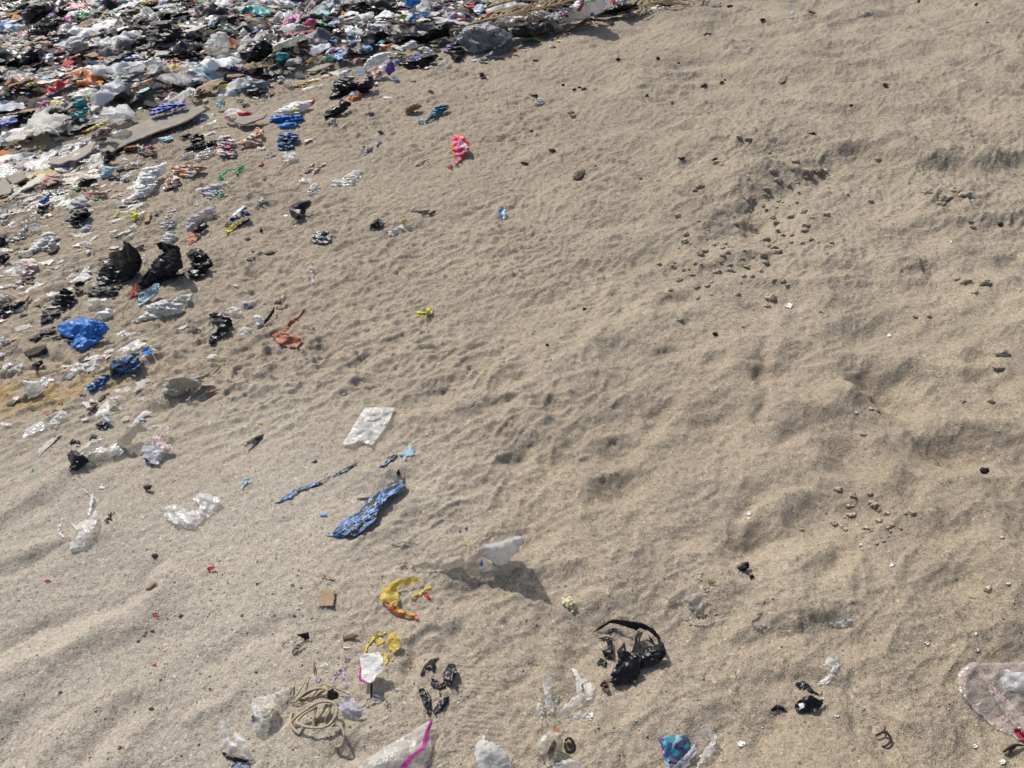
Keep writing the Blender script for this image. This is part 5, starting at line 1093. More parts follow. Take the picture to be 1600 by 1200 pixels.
dm('E', 'brown_rag', 'rust brown rag between a yellow bag end and pink packet', 'rag', 'leather_brown', '1110,330:.5 1160,290:2 1260,280:2 1310,300:1 1230,330:.2|yellow_plastic@yellow_end@1015,310 1050,290 1085,300 1070,345', wr=1.4, **LO)
dm('E', 'black_bag', 'upright black bag fold beside the yellow bag end', 'bag', 'black_plastic', '950,460:0 960,400:2 970,330:6 1000,315:7 1060,370:4 1065,400:2 1000,450:0', dome=2, **LO)
dm('E', 'patterned_cloth', 'grey and pink patterned cloth beside the yellow strip', 'cloth', 'multicolour_rag', '830,220:1 850,160:4 940,110:6 1060,120:4 1000,190:1 900,230:0', dome=3, wr=1.2)
dm('E', 'tan_leaf', 'cream and orange peel curled on sand', 'peel', 'cream_foam', '700,510:0 720,480:1 790,455:1.6 830,430:1.4 770,475:.8 720,505:.2|orange_plastic@orange_end@690,520 705,500 715,515 700,530', dome=.5, **LO)
dm('B', 'white_bag', 'bulky white translucent bag on top of the litter', 'bag', 'milky_film', '390,440:6 440,370:11 540,290:17 600,300:16 645,380:9 640,460:2 560,490:0 440,510:0|white_plastic@^inner_fold@500,400:12 560,310:17 620,370:11 560,440:6', vol=5, dome=4)
dm('B', 'white_bag', 'small round white bag next to the bulky one', 'bag', 'white_plastic', '740,300:8 770,255:11 815,300:8 810,350:1 760,355:0', vol=4, dome=3, wr=.6)
dm('B', 'white_bag', 'long curved white bag reaching to a crimson strip', 'bag', 'white_plastic', '1000,440:4 1100,390:8 1250,340:11 1330,290:12 1325,330:8 1240,420:2 1100,470:0', vol=4, dome=3, wr=.7)
dm('B', 'teal_bag', 'shiny teal bag with folded top', 'bag', 'teal_plastic', '1060,500:5 1100,480:7 1200,490:7 1205,530:4 1090,590:0', vol=3, dome=3, wr=.8)
dm('B', 'black_bag', 'large black bag beside the long curved white bag', 'bag', 'black_plastic', '730,480:5 850,380:10 950,360:13 1030,400:11 1050,470:5 1000,520:1 800,590:0 740,560:1', vol=6, dome=4)
dm('B', 'crimson_strip', 'crimson fabric strip behind the curved white bag', 'fabric', 'crimson_plastic', '1220,340 1240,300 1380,280 1540,260 1540,300 1330,320', dome=3)
dm('B', 'magenta_packet', 'magenta packet with a golden patch', 'packet', 'magenta_plastic', '1320,240:2 1370,170:7 1450,180:6 1430,240:1|yellow_plastic@^gold_patch@1365,200:6 1400,190:6.4 1395,225:4 1365,225:4', wr=.4)
dm('B', 'blue_scrap', 'small royal blue scrap by black bags', 'plastic scrap', 'deep_blue_plastic', '840,300 900,265 960,300 900,310')
dm('B', 'white_sheet', 'long white sheet leading to a crumpled silver end', 'plastic sheet', 'white_plastic', '1330,150:4 1450,60:11 1530,10:14 1545,40:10 1480,100:4 1360,160:1|silver_plastic@silver_end@1500,40:12 1560,-10:16 1610,-10:16 1600,40:11 1550,80:6', wr=.8)
dm('B', 'yellow_card', 'yellow card leaning over white scraps', 'card', 'yellow_plastic', '1330,585:.5 1360,560:2 1410,525:4 1430,560:2 1380,585:.4', wr=.2, lift=.03)
dm('B', 'green_bag', 'green bag corner beside a long grey slat', 'bag', 'green_plastic', '1530,555:1 1550,505:5 1600,530:4 1620,545:2 1570,565:0', lift=.03)
dm('B', 'yellow_sheet', 'narrow yellow strip at the litter edge', 'plastic strip', 'yellow_plastic', '1250,790:.2 1330,760:1.4 1460,735:2 1480,750:1.2 1330,795:.1', lift=.01, dome=.5)
dm('B', 'red_cloth', 'bright red cloth on a pinkish bag', 'cloth', 'red_plastic', '710,1040:2 800,1030:4 860,1045:2 830,1080:.5 740,1085:.3|pink_white_print@pink_bag@600,1110:.2 590,1060:2 640,1060:3 720,1090:1.6 680,1140:0', lift=.02)
dm('B', 'grey_lath', 'long grey slat beside the green bag corner', 'slat', 'grey_board', '1350,650:.5 1450,610:1.5 1600,570:2 1620,585:1.4 1500,640:.8 1400,665:.2', thick=.7, rigid=True, wr=.1, lift=.02, dome=0)
dm('B', 'steel_rag', 'steel blue rag over black plastic at the litter edge', 'rag', 'steel_blue_plastic', '660,840:.4 770,800:2 830,760:4 1000,745:4 1080,710:3 1000,790:1 850,830:.3|black_plastic@black_part@780,870:.3 800,830:2 900,810:2.6 1000,860:.5 900,890:0', lift=.01)
dm('B', 'white_flap', 'curved white plastic flap next to a yellow strip', 'plastic scrap', 'milky_film', '1090,710:4 1130,700:4.4 1200,750:2.4 1240,800:.4 1190,810:0 1120,750:2', lift=.01, wr=.4)
dm('B', 'blue_disc', 'round pale blue disc with yellow green edge', 'plastic scrap', 'pale_blue_plastic', '515,960:2 530,930:3.6 580,920:4 590,960:2 560,1000:.4 525,990:.6|lime_plastic@edge@588,925:3 605,930:2.6 600,985:.6 585,985:.6', lift=.02, wr=.2, dome=1)
dm('B', 'printed_tray', 'white and red printed tray on film by a blue shredded bag', 'tray', 'white_plastic', '1040,1040:1 1220,950:3 1380,930:4 1430,920:4 1420,970:2 1330,1030:.6 1200,1060:.3|lemon_plastic@^print@1195,1030:2.2 1270,995:3 1290,1020:2.4 1230,1045:1.4|red_plastic@red_edge@1395,950:4 1435,915:4.6 1435,950:3 1405,985:2', lift=.01, wr=.4)
dm('C', 'green_scrap', 'lime green scrap beside a pale blue crumple', 'plastic scrap', 'lime_plastic', '710,160:3 760,125:6 815,140:5 780,185:0')
dm('C', 'blue_bag', 'bright blue bag at the back of the litter', 'bag', 'bright_blue_plastic', '790,50:5 800,-20:10 940,-20:10 930,30:4 850,70:1', vol=3)
dm('C', 'orange_peel', 'orange peel-like scrap on grey film', 'plastic scrap', 'orange_plastic', '570,430:2 600,420:2.6 690,395:5 680,420:3 600,455:0', lift=.04)
dm('C', 'yellow_scrap', 'yellow strip beside the big ridged black bag', 'plastic strip', 'yellow_plastic', '875,240 930,180 960,165 960,200 900,245')
dm('C', 'blue_crumple', 'blue and white crumpled wrapper behind a yellow strip', 'wrapper', 'blue_white_print', '790,210:2 840,150:6 920,100:10 1030,100:9 1030,150:4 960,160:3 850,210:0', wr=1.2)
dm('C', 'white_bag', 'white crumpled bag beside the purple carton', 'bag', 'white_plastic', '400,620:1 440,550:5 520,500:6 640,480:6 720,470:4 640,540:2 540,600:1 450,640:0', wr=1.3, lift=.02)
dm('C', 'white_paper', 'white folded paper under the big ridged black bag', 'paper', 'white_plastic', '710,450:1 850,370:6 890,380:6 900,440:2 800,460:.6|945,470:2 990,430:5 1060,480:3 1040,505:1', wr=.4, lift=.03)
dm('C', 'white_bag', 'clear white film lump on sand under the black pouch', 'film', 'milky_film', '1060,660:.2 1100,590:3 1180,540:4 1190,570:2 1150,630:.4', lift=.008)
dm('C', 'white_film', 'white film tongue lying on sand near the bunched bag', 'film', 'white_plastic', '160,720:.2 200,660:2 330,620:3 330,640:1.6 230,700:.4', lift=.01, wr=.7)

# ================================================================== the litter field
GB = ground
def blob(size, aspect, ang, n=9, jag=.35):
    ph = random.uniform(0, 9); out = []
    for i in range(n):
        t = 2 * math.pi * i / n + random.uniform(-.2, .2)
        r = size * (1 + jag * random.uniform(-1, 1))
        u, v = r * math.cos(t) * aspect, r * math.sin(t) / aspect
        out.append(np.array([u * math.cos(ang) - v * math.sin(ang), u * math.sin(ang) + v * math.cos(ang), 0.0]))
    return out

def scatter_piece(x, y, size, mat, lift=0.0, height=.5, aspect=1.2, ang=.8, wr=1.0, res=1.0, jag=.35, n=9, an=2.0, thick=0):
    """crumpled piece resting at (x, y); height relative to its size"""
    _sd[0] += 11; sd = _sd[0] % 900
    pol = blob(size * .56, aspect, ang, n, jag)
    step = max(.008, size / 10) / res
    pol = resample(pol, step, .3)
    pts, F, b = triangulate(pol, step)
    if len(F) < 4: return None
    ed = edge_dist(pts, b); prof = np.sqrt(np.clip(ed / (ed.max() + 1e-9), 0, 1))
    q = pts / size * 1.5
    cr = crumple(q, sd, random.uniform(0, 3.1), an)
    h = lift + size * height * prof * (.5 + .7 * pn(q[:, 0] * 1.6, q[:, 1] * 1.6, sd + 7)) + wr * size * .10 * cr
    tx, ty = random.gauss(0, .15), random.gauss(.05, .16)
    h = h + tx * pts[:, 0] + ty * pts[:, 1]
    # sides of a crumple lean outwards and overhang
    ox = .10 * size * wr * pn(q[:, 0] * 2.2, q[:, 1] * 2.2, sd + 9); oy = .10 * size * wr * pn(q[:, 0] * 2.2, q[:, 1] * 2.2, sd + 10)
    X_, Y_ = x + pts[:, 0] + ox, y + pts[:, 1] + oy
    gz = GB(X_, Y_) * .35 + GB(np.array([x]), np.array([y]))[0] * .65
    W = np.stack([X_, Y_, np.maximum(gz + h, GB(X_, Y_) - .02)], -1)
    lo, hi = pts.min(0), pts.max(0); uv = (pts - lo) / (hi - lo + 1e-9)
    if thick:
        m = len(W); lw = W.copy(); lw[:, 2] -= thick
        W = np.vstack([W, lw]); F = np.vstack([F, F[:, ::-1] + m]); uv = np.vstack([uv, uv])
    return W, F, uv

DUMP_G = dict(
    black=('black_bag_scrap', 'bag', 'crumpled black bag in the dense litter field', 'black bags of the litter field', ['black_plastic', 'dusty_black_plastic', 'dusty_black_plastic']),
    sheet=('black_sheet_scrap', 'plastic sheet', '', 'torn black sheets of the litter field', ['black_plastic', 'dusty_black_plastic']),
    grey=('grey_bag_scrap', 'bag', 'charcoal grey plastic crumple in the dense litter field', 'grey bags of the litter field', ['charcoal_plastic', 'dusty_black_plastic', 'silver_plastic', 'steel_blue_plastic']),
    white=('white_bag_scrap', 'bag', 'crumpled white plastic bag in the dense litter field', 'white bags of the litter field', ['white_plastic', 'dirty_white_plastic', 'white_plastic', 'white_plastic', 'silver_plastic']),
    film=('clear_film_scrap', 'film', 'crumpled translucent film in the dense litter field', 'clear films of the litter field', ['milky_film', 'milky_film', 'dusty_film', 'milky_film']),
    beige=('beige_scrap', 'rag', 'dusty beige rag or paper in the dense litter field', 'beige rags of the litter field', ['cream_foam', 'tan_film', 'grey_board', 'cardboard', 'dirty_white_plastic']),
    red=('red_scrap', 'plastic scrap', 'red or pink plastic scrap in the dense litter field', 'red scraps of the litter field', ['red_plastic', 'crimson_plastic', 'pink_plastic', 'red_pink_print', 'pink_white_print', 'magenta_plastic', 'pink_white_print']),
    blue=('blue_scrap', 'plastic scrap', 'blue plastic scrap in the dense litter field', 'blue scraps of the litter field', ['bright_blue_plastic', 'deep_blue_plastic', 'pale_blue_plastic', 'blue_white_print', 'pale_blue_plastic']),
    teal=('teal_scrap', 'plastic scrap', 'teal or green plastic scrap in the dense litter field', 'green scraps of the litter field', ['teal_plastic', 'sea_green_plastic', 'green_plastic', 'lime_plastic']),
    yellow=('yellow_scrap', 'plastic scrap', 'yellow or orange plastic scrap in the dense litter field', 'yellow scraps of the litter field', ['yellow_plastic', 'lemon_plastic', 'orange_plastic', 'orange_white_print', 'brown_white_print']),
    purple=('purple_scrap', 'plastic scrap', 'lilac or purple plastic scrap in the dense litter field', 'purple scraps of the litter field', ['purple_card', 'lilac_plastic', 'purple_white_print', 'lilac_plastic']),
    brown=('brown_scrap', 'rag', 'brown rag or board in the dense litter field', 'brown rags of the litter field', ['dark_brown_rag', 'leather_brown', 'multicolour_rag', 'cardboard', 'wood_tan']))
MIX = dict(black=.17, sheet=.11, grey=.03, white=.27, film=.07, beige=.09, red=.07, blue=.07, teal=.045, yellow=.06, purple=.015, brown=.045)
STOPS = (' in ', ' on ', ' with ', ' beside ', ' under ', ' at ', ' behind ', ' next ', ' by ', ' lying', ' leaning', ' spread', ' touching', ' below', ' above', ' of ', ' to ', ' reaching', ' leading', ' draped', ' bulging', ' between', ' shaped', ' knotted', ' standing', ' near', ' over')
NOUN = dict(black='bag crumple', sheet='torn sheet', grey='crumple', white='bag crumple', film='film wad', beige='scrap', red='scrap', blue='scrap', teal='scrap', yellow='scrap', purple='scrap', brown='rag')
def describe(x, y, sz, m, k):
    a = min(ANCHORS, key=lambda q: (q[0] - x) ** 2 + (q[1] - y) ** 2)[2]
    aw = a.split()
    for stop in STOPS:
        i = a.find(stop)
        if i > 8: a = a[:i]
    a = ' '.join(a.split()[:5])
    s_ = 'tiny' if sz < .075 else 'small' if sz < .11 else 'middling' if sz < .16 else 'large'
    return f"{s_} {m.replace('_', ' ').replace(' plastic', '').replace(' print', ' printed')} {NOUN[k]} close to the {a}"
keys = list(MIX); wts = np.array([MIX[k] for k in keys]); wts /= wts.sum()
# two black drifts run through the field
DRIFT = [gpts([(-40, 150), (60, 130), (140, 110), (230, 100)]), gpts([(0, 30), (70, 25), (140, 45), (200, 40)]), gpts([(240, 60), (330, 45), (430, 70), (560, 30), (720, 20)]), gpts([(330, 85), (420, 80), (520, 95)])]

def in_view(x, y, m=60):
    # a little more than the strip that the photograph shows
    d = y * CP + CAM_Z * SP
    px = 800 + FPX * x / d; b = (y * SP - CAM_Z * CP) / d
    return (px > -m) & (px < 1600 + m) & (600 - FPX * b > -m)

spots_ = []
r2 = np.random.default_rng(21)
CX = r2.uniform(-8.5, 2.2, 60000); CY = r2.uniform(3.0, 10.5, 60000); CD = dump_depth(CX, CY)
ok = (CD > .02) & in_view(CX, CY)
DR = np.min([seg_dist(CX, CY, L)[0] for L in DRIFT], 0)
for x, y, D, dd in zip(CX[ok], CY[ok], CD[ok], DR[ok]):
    if len(spots_) >= 1150: break
    sz = float(np.clip(r2.lognormal(math.log(.145), .48), .06, .31))
    if D < .25: sz = min(sz, .19)
    if any((x - q[0]) ** 2 + (y - q[1]) ** 2 < (.40 * min(sz, q[2])) ** 2 + (.11 * (sz + q[2])) ** 2 for q in spots_): continue
    spots_.append((x, y, sz, dd))
spots_.sort(key=lambda s: s[2])
cnt = {}
for x, y, sz, dd in spots_:
    k = keys[r2.choice(len(keys), p=wts)]
    if dd < .28 and r2.random() < .62: k = 'black' if r2.random() < .45 else 'sheet' if r2.random() < .75 else 'grey'
    if k in ('red', 'blue', 'teal', 'yellow', 'purple'): sz *= .72
    if cnt.get(k, 0) >= 285: k = 'beige' if k == 'white' else 'sheet'
    nm, cat, lab, grp, ms = DUMP_G[k]
    m = ms[r2.integers(len(ms))]
    flat = k == 'sheet' or (k in ('white', 'red', 'blue', 'yellow', 'teal') and r2.random() < .25) or (k in ('beige', 'brown') and r2.random() < .75)
    if k == 'white': sz = min(sz, .24)
    if k in ('beige', 'brown'): sz = min(sz, .15)
    r = scatter_piece(x, y, sz, m, lift=r2.uniform(.0, .07) + .02, height=(.10 if flat else r2.uniform(.16, .42)), aspect=r2.uniform(1.0, 1.65), ang=r2.normal(.6, .5), wr=((.5 if k in ('beige', 'brown') else .9) if flat else r2.uniform(.6, 1.25)), jag=r2.uniform(.2, .5), n=int(r2.integers(6, 12)), an=r2.uniform(1.2, 3.2), res=1.15 if sz > .16 else 1)
    if r is None: continue
    o = link(nm, *r, m)
    tag(o, describe(x, y, sz, m, k), cat, grp); cnt[k] = cnt.get(k, 0) + 1

# scattered small pieces on the sand before the field
FR = dict(
    white=('white_scrap', 'plastic scrap', 'small white plastic scrap strewn on the fringe sand', 'white scraps on the fringe sand', ['white_plastic', 'milky_film', 'dirty_white_plastic', 'milky_film', 'clear_foil']),
    black=('black_scrap', 'plastic scrap', 'small black plastic scrap strewn on the fringe sand', 'black scraps on the fringe sand', ['black_plastic', 'dusty_black_plastic']),
    beige=('beige_scrap', 'plastic scrap', 'small dusty beige scrap strewn on the fringe sand', 'beige scraps on the fringe sand', ['tan_film', 'dusty_film', 'cream_foam', 'cardboard']),
    red=('red_scrap', 'plastic scrap', 'small pink or orange scrap strewn on the fringe sand', 'pink scraps on the fringe sand', ['pink_white_print', 'pink_plastic', 'orange_white_print', 'red_plastic']),
    blue=('blue_scrap', 'plastic scrap', 'small blue scrap strewn on the fringe sand', 'blue scraps on the fringe sand', ['blue_white_print', 'pale_blue_plastic', 'blue_plastic']),
    yellow=('yellow_scrap', 'plastic scrap', 'small yellow scrap strewn on the fringe sand', 'yellow scraps on the fringe sand', ['lemon_plastic', 'yellow_plastic']))
fk = list(FR); fw = np.array([.46, .20, .22, .06, .03, .03])
def describe2(x, y, sz, m, k):
    a = min(ANCHORS, key=lambda q: (q[0] - x) ** 2 + (q[1] - y) ** 2)[2]
    for stop in STOPS:
        i = a.find(stop)
        if i > 8: a = a[:i]
    s_ = 'tiny' if sz < .03 else 'small' if sz < .05 else 'palm sized'
    return f"{s_} {m.replace('_', ' ').replace(' plastic', '').replace(' print', ' printed')} scrap on sand near the {' '.join(a.split()[:6])}"
n_ = 0; tries = 0
while n_ < 640 and tries < 40000:
    tries += 1
    px, py = r2.uniform(-30, 620), r2.uniform(110, 720)
    w_ = hit(px, py); D = -float(dump_depth(np.array(w_[0]), np.array(w_[1])))
    if D < 0 or r2.random() > math.exp(-D / .8) * (1.4 if px < 230 else .16): continue
    k = fk[r2.choice(len(fk), p=fw / fw.sum())]
    nm, cat, lab, grp, ms = FR[k]; m = ms[r2.integers(len(ms))]
    if k in ('red', 'blue', 'yellow') and (D > .7 or px > 330): continue
    sz = float(np.clip(r2.lognormal(math.log(.055), .48), .018, .14)) * (1.25 if D < .4 else .8 if D < .8 else .5)
    r = scatter_piece(w_[0], w_[1], sz, m, lift=.004, height=r2.uniform(.02, .16), aspect=r2.uniform(1, 1.8), ang=r2.normal(.7, .5), wr=r2.uniform(.5, 1.1), jag=.5, n=int(r2.integers(5, 10)))
    if r is None: continue
    tag(link(nm, *r, m), describe2(w_[0], w_[1], sz, m, k), cat, grp); n_ += 1

# uncountable shreds between the pieces
V, F, C = [], [], []
pal = dict(sheet=[(.012, .012, .014), (.02, .02, .022)], black=[(.012, .012, .014), (.03, .03, .035)], grey=[(.10, .10, .11)], white=[(.72, .72, .71), (.5, .48, .45)], film=[(.6, .6, .59), (.4, .38, .36)], beige=[(.36, .3, .22), (.5, .45, .36)],
           red=[(.5, .04, .05), (.6, .25, .3)], blue=[(.04, .18, .55), (.3, .45, .55)], teal=[(.03, .3, .32), (.08, .35, .12)], yellow=[(.65, .48, .05), (.55, .18, .03)], purple=[(.2, .1, .4)], brown=[(.08, .04, .03), (.25, .13, .07)])
N = 11000; got = 0
CX = r2.uniform(-9, 2.5, 120000); CY = r2.uniform(2.8, 11, 120000); CD = dump_depth(CX, CY)
ok = (CD > -.35) & in_view(CX, CY, 90) & ((CD > .15) | (r2.random(120000) < .12 + .6 * (CD + .35)))
CX, CY, CD = CX[ok][:N], CY[ok][:N], CD[ok][:N]; CZ = ground(CX, CY)
for x, y, D, gz in zip(CX, CY, CD, CZ):
    k = keys[r2.choice(len(keys), p=wts)]; c = pal[k][r2.integers(len(pal[k]))]
    s = float(np.clip(r2.lognormal(math.log(.022), .5), .008, .06)); a = r2.uniform(0, 6.3)
    z0 = gz + r2.uniform(0, .05) * min(1, max(0, D * 3)) + .004
    i0 = len(V); nn = 6
    V.append((x, y, z0 + s * r2.uniform(.1, .5)))
    for q in range(nn):
        t = a + q * 2 * math.pi / nn; rr = s * r2.uniform(.45, 1.1)
        V.append((x + rr * math.cos(t) * 1.2, y + rr * math.sin(t), z0 + s * r2.uniform(-.15, .45)))
    for q in range(nn):
        F.append((i0, i0 + 1 + q, i0 + 1 + (q + 1) % nn)); C.append(c)
me = None
T = NT('mixed_shreds'); at = T.node('Attribute', _attribute_name='tint')
pr = T.node('BsdfPrincipled', Roughness=.85); T.put(pr.inputs['Base Color'], at.outputs['Color'])
T.put(T.out.inputs[0], pr.outputs[0]); MATS['mixed_shreds'] = T.m
me = mesh_from('litter_shreds', np.array(V), np.array(F, int), 'mixed_shreds')
ca = me.color_attributes.new('tint', 'FLOAT_COLOR', 'CORNER')
ca.data.foreach_set('color', np.repeat(np.array([(*c, 1) for c in C], np.float32), 3, 0).ravel())
o = bpy.data.objects.new('litter_shreds', me); COL.objects.link(o); o['kind'] = 'stuff'
o['label'] = 'mixed plastic shreds packed between the litter pieces'; o['category'] = 'litter'

# dry palm fronds at the back of the field
def frond(px0, py0, px1, py1, n, lab, h0=.06, spread=.5):
    a = hit(px0, py0, h0, ground); b = hit(px1, py1, h0 + .05, ground)
    e = bpy.data.objects.new('palm_frond', None); COL.objects.link(e); e.location = a; e.empty_display_size = .05
    link('stem', *tube_w([a, (a + b) / 2 + np.array([0, 0, .02]), b], .009), 'straw', e, True)
    d = (b - a); L = np.linalg.norm(d); d = d / L; side = np.array([-d[1], d[0], 0])
    for i in range(n):
        f = (i // 2 + .5) / (n / 2); s = 1 if i % 2 else -1
        p0 = a + d * L * f + np.array([0, 0, .01]); ll = L * random.uniform(.4, .65) * (1 - .4 * f)
        dirn = d * 1.0 + side * s * spread * random.uniform(.6, 1.2); dirn = dirn / np.linalg.norm(dirn)
        Wd = .012; nrm = np.array([-dirn[1], dirn[0], 0])
        P = []; 
        for t in np.linspace(0, 1, 5):
            c_ = p0 + dirn * ll * t + np.array([0, 0, .05 * math.sin(2.4 * t) - .06 * t * t]); ww = Wd * (1 - t) ** .6 + .001
            P += [c_ + nrm * ww, c_ + np.array([0, 0, -.006]), c_ - nrm * ww]
        Fq = []
        for t in range(4):
            for q in range(2):
                A = t * 3 + q; Fq += [[A, A + 1, A + 4], [A, A + 4, A + 3]]
        link('leaflet', np.array(P), np.array(Fq), np.zeros((15, 2)), 'straw', e)
    return tag(e, lab, 'palm frond')
frond(730, 40, 880, 8, 26, 'dry brown palm frond behind the wrinkled silver bag', .1)
frond(760, 12, 890, -14, 24, 'dry palm frond with its tips behind the white printed bag', .12)
frond(965, 22, 1090, -12, 24, 'dry palm frond lying over the sand crest behind black sheet', .05)

# ================================================================== sand clods, pebbles, shell grit
def clod(px, py, rpx, name, lab, cat, grp, mat, sq=(1.15, 1, .7), sink=.45):
    c = hit(px, py, 0, ground); m = np.linalg.norm(c - np.array([0, 0, CAM_Z])) / FPX
    r = rpx * m * .72
    W = lump((c[0], c[1], c[2] + r * (.75 - sink) * sq[2]), r, sq, random.randrange(800), rough=.8)
    return tag(link(name, *W, mat, smooth=False), lab, cat, grp)
CL = [(1155, 215, 5), (1170, 219, 5), (1085, 298, 5), (1093, 292, 7), (1120, 255, 6), (1128, 258, 4), (1208, 269, 7), (1215, 283, 7), (1198, 296, 6), (1242, 253, 6), (1262, 270, 8), (1277, 269, 8), (1289, 268, 5), (1372, 250, 5),
      (1360, 314, 4), (1452, 302, 8), (1475, 312, 11), (1492, 300, 9), (1508, 308, 11), (1470, 320, 7), (1519, 355, 5), (1516, 347, 4), (1257, 332, 6), (1213, 348, 6), (1207, 340, 5),
      (1092, 396, 5), (1101, 394, 6), (1096, 398, 5), (1115, 383, 4), (1130, 400, 5), (1138, 395, 5), (1087, 412, 4), (1069, 422, 4), (1080, 430, 4), (1120, 426, 6), (1105, 448, 5), (1112, 442, 4), (1166, 418, 5), (1236, 380, 4), (1254, 381, 5), (1258, 362, 5), (1299, 380, 4), (1292, 397, 4),
      (1152, 460, 6), (1204, 467, 11), (1200, 479, 6), (1210, 388, 6), (1215, 395, 7), (1225, 440, 5), (1230, 447, 4), (1175, 432, 4), (1160, 405, 4), (1190, 425, 5), (1140, 415, 4), (1148, 425, 3), (1126, 410, 3), (1060, 497, 4), (1063, 500, 5),
      (1508, 442, 7), (1542, 444, 9), (1522, 457, 6), (1495, 438, 4), (1430, 495, 5), (1452, 495, 4), (1568, 555, 9), (1562, 576, 8), (1282, 488, 3), (1361, 640, 5), (1369, 642, 5), (1548, 628, 5), (1505, 627, 5), (1310, 766, 6), (1326, 792, 4), (1368, 790, 7), (1354, 826, 5), (1315, 824, 4), (1375, 796, 5), (1370, 850, 3), (1380, 846, 3),
      (1252, 828, 4), (1543, 921, 6), (1350, 680, 5), (646, 128, 4), (672, 143, 4), (890, 178, 6), (895, 183, 5), (1180, 600, 3)]
r3 = np.random.default_rng(5)
for _ in range(95):
    t = r3.random(); cx, cy = 1080 + 190 * t + r3.normal(0, 42), 440 - 150 * t + r3.normal(0, 34)
    CL.append((cx, cy, float(np.clip(r3.lognormal(math.log(3.2), .45), 1.8, 8.5))))
for _ in range(25):
    CL.append((r3.normal(1350, 45), r3.normal(810, 22), float(np.clip(r3.lognormal(math.log(3), .4), 1.8, 6))))
for a in CL:
    clod(*a, 'sand_clod', ('large' if a[2] > 7 else 'middling' if a[2] > 4.5 else 'small') + ' damp sand clod lying on the trodden slope', 'sand clod', 'sand clods on the trodden slope', 'damp_sand_clod')
PB = [(283, 962, 4), (266, 962, 3), (262, 967, 2), (184, 994, 6), (216, 1002, 3), (268, 986, 5), (237, 1107, 4), (226, 1100, 3), (94, 1082, 3), (25, 1114, 3), (238, 986, 3), (407, 992, 2.5), (402, 912, 2.5), (428, 912, 2.5), (378, 962, 3), (346, 926, 3), (426, 928, 2), (489, 909, 2), (457, 915, 3), (325, 966, 3), (242, 868, 5), (293, 967, 2.5), (187, 1168, 3), (512, 975, 5), (492, 722, 4), (1040, 945, 3), (363, 984, 2), (335, 958, 2), (460, 962, 2.5), (420, 961, 2.5), (400, 1050, 2.5)]
for a in PB[::2]:
    clod(*a, 'pebble', 'small dark pebble on the pale furrowed crust', 'pebble', 'pebbles on the pale crust', 'pebble_grey', (1.1, .9, .7))
DK = [(1117, 523, 5), (855, 540, 4), (913, 484, 4), (1537, 738, 7), (1562, 352, 5), (908, 272, 3), (880, 134, 3), (905, 138, 3), (1101, 133, 3), (1028, 92, 3), (965, 94, 3), (912, 142, 4), (897, 141, 3), (838, 150, 3)]
for a in DK:
    clod(*a, 'charcoal_bit', 'small black charcoal bit on open trodden sand', 'charcoal', 'charcoal bits on the sand', 'wood_dark', (1.1, .9, .7), .1)
SH = [(1233, 477, 6), (1159, 1162, 6), (1308, 1118, 4), (1394, 882, 4), (1337, 644, 3), (1390, 524, 4), (1486, 377, 3), (1345, 851, 3), (1527, 1015, 4), (1566, 838, 3), (1524, 990, 4), (1449, 1005, 4), (1525, 1165, 4), (1567, 1190, 6), (923, 1117, 6), (1170, 802, 4), (1576, 911, 4), (1349, 1107, 3), (1118, 958, 3)]
for (a, b, r) in SH:
    q = [(a + r * math.cos(t) * random.uniform(.7, 1.2), b + .75 * r * math.sin(t) * random.uniform(.7, 1.2), 0.1) for t in np.linspace(0, 6.28, 8)[:-1]]
    r_ = sheet_px(q, 'shell_white', 'shell_chip', thick=.15, wr=.3)
    tag(link('shell_chip', *r_, 'shell_white'), 'broken white shell chip on open sand', 'shell', 'shell chips on the sand')
for s_, lab in (('885,470 940,435:.6 1015,405:.3', 'thin brown twig on sand below a red pink wrapper'),):
    stick('G', 'twig', lab, 'twig', 'wood_tan', s_, r=.004)
stick('px', 'twig', 'dry grass stem on trodden sand among clods', 'twig', 'straw', '1150,352:.3 1158,350:.8 1168,346:.4', r=.002)

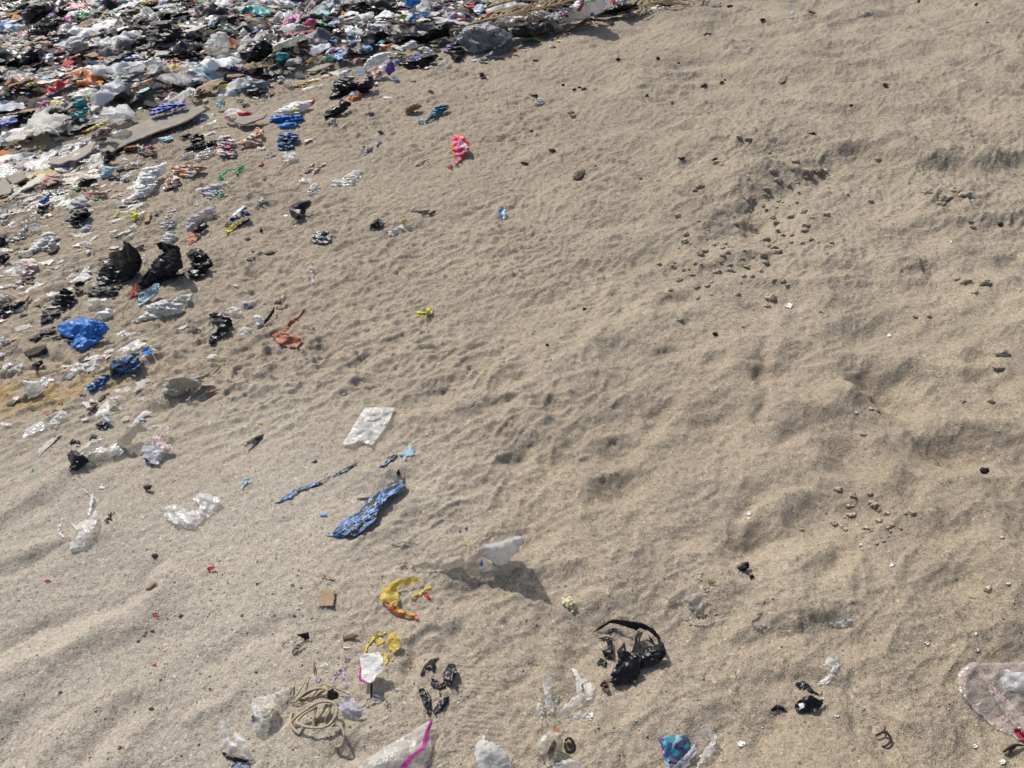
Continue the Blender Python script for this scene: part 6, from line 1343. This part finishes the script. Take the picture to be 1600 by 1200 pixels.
BK = [(75, 192), (330, 188), (455, 183), (305, 250), (600, 270), (655, 258), (665, 250), (195, 278), (225, 280), (70, 300), (185, 355), (315, 430), (125, 472), (40, 512), (400, 560), (575, 565), (530, 497), (635, 500),
      (615, 355), (720, 360), (1165, 268), (930, 40), (680, 22), (965, 8), (1270, 5), (1485, 72), (1450, 15), (535, 143), (520, 198), (605, 110), (740, 438), (708, 440), (500, 320), (420, 300), (260, 520), (350, 340), (60, 410), (940, 420), (1060, 330), (1250, 440)]
for a, b in BK[::2] + BK[1::4]:
    r = random.uniform(1.6, 3.6); an = random.gauss(.6, .5)
    c = hit(800 + a / 2, b / 2, 0, ground); m = np.linalg.norm(c - np.array([0, 0, CAM_Z])) / FPX
    W, F, uv = lump((0, 0, 0), r * m, (1.5, .6, .5), random.randrange(800), rough=.8)
    R_ = np.array([[math.cos(an), -math.sin(an), 0], [math.sin(an), math.cos(an), 0], [0, 0, 1]])
    W = W @ R_.T + np.array([c[0], c[1], c[2] + r * m * .3])
    tag(link('bark_bit', W, F, uv, random.choice(['wood_dark', 'wood_dark', 'dark_brown_rag'])), ('small' if r < 2.6 else 'larger') + ' dark bark bit on the open upper sand', 'bark', 'bark bits on the upper sand')

def grit(name, lab, cat, mat, N, lo, hi, region, flat=.35):
    V, F = [], []
    base_f = [(0, 1, 2), (0, 2, 3), (0, 3, 4), (0, 4, 1), (5, 2, 1), (5, 3, 2), (5, 4, 3), (5, 1, 4)]
    P = np.array([region() for _ in range(N)]); w_ = hit(P[:, 0], P[:, 1], 0, ground)
    for c in w_:
        r = lo * (hi / lo) ** (r2.random() ** 2.2); a = r2.uniform(0, 6.3); i0 = len(V)
        asp = r2.uniform(.5, 1); tl = r2.uniform(-.4, .4)
        pts = [(0, 0, flat)] + [(math.cos(a + t) * (1 if q % 2 else asp) * r2.uniform(.7, 1.2), math.sin(a + t) * (1 if q % 2 else asp) * r2.uniform(.7, 1.2), tl * math.cos(t)) for q, t in enumerate((0, 1.57, 3.14, 4.71))] + [(0, 0, -flat)]
        V += [(c[0] + r * x, c[1] + r * y, c[2] + r * (z + .3)) for x, y, z in pts]
        F += [tuple(i0 + i for i in f) for f in base_f]
    me = mesh_from(name, np.array(V), np.array(F, int), mat)
    o = bpy.data.objects.new(name, me); COL.objects.link(o); o['kind'] = 'stuff'; o['label'] = lab; o['category'] = cat
def reg_all():
    while True:
        x, y = r2.uniform(-40, 1640), 60 + 1160 * r2.random() ** .6
        if x + 250 > (700 - y) * 1.0 or r2.random() < .2:
            if r2.random() < (.25 + .75 * min(1, max(0, (x - 200) / 700))): return x, y
def reg_dark():
    while True:
        x, y = r2.uniform(-40, 1640), 60 + 1160 * r2.random() ** .7
        if r2.random() < .35 or (1040 < x < 1320 and 240 < y < 520) or (240 < x < 520 and 850 < y < 1080): return x, y
grit('shell_grit', 'tiny white shell fragments sprinkled through the sand', 'shell grit', 'shell_white', 2600, .0009, .0030, reg_all, .22)
grit('dark_grit', 'tiny dark grit and clod crumbs sprinkled through the sand', 'grit', 'damp_sand_clod', 2400, .0012, .0045, reg_dark, .6)
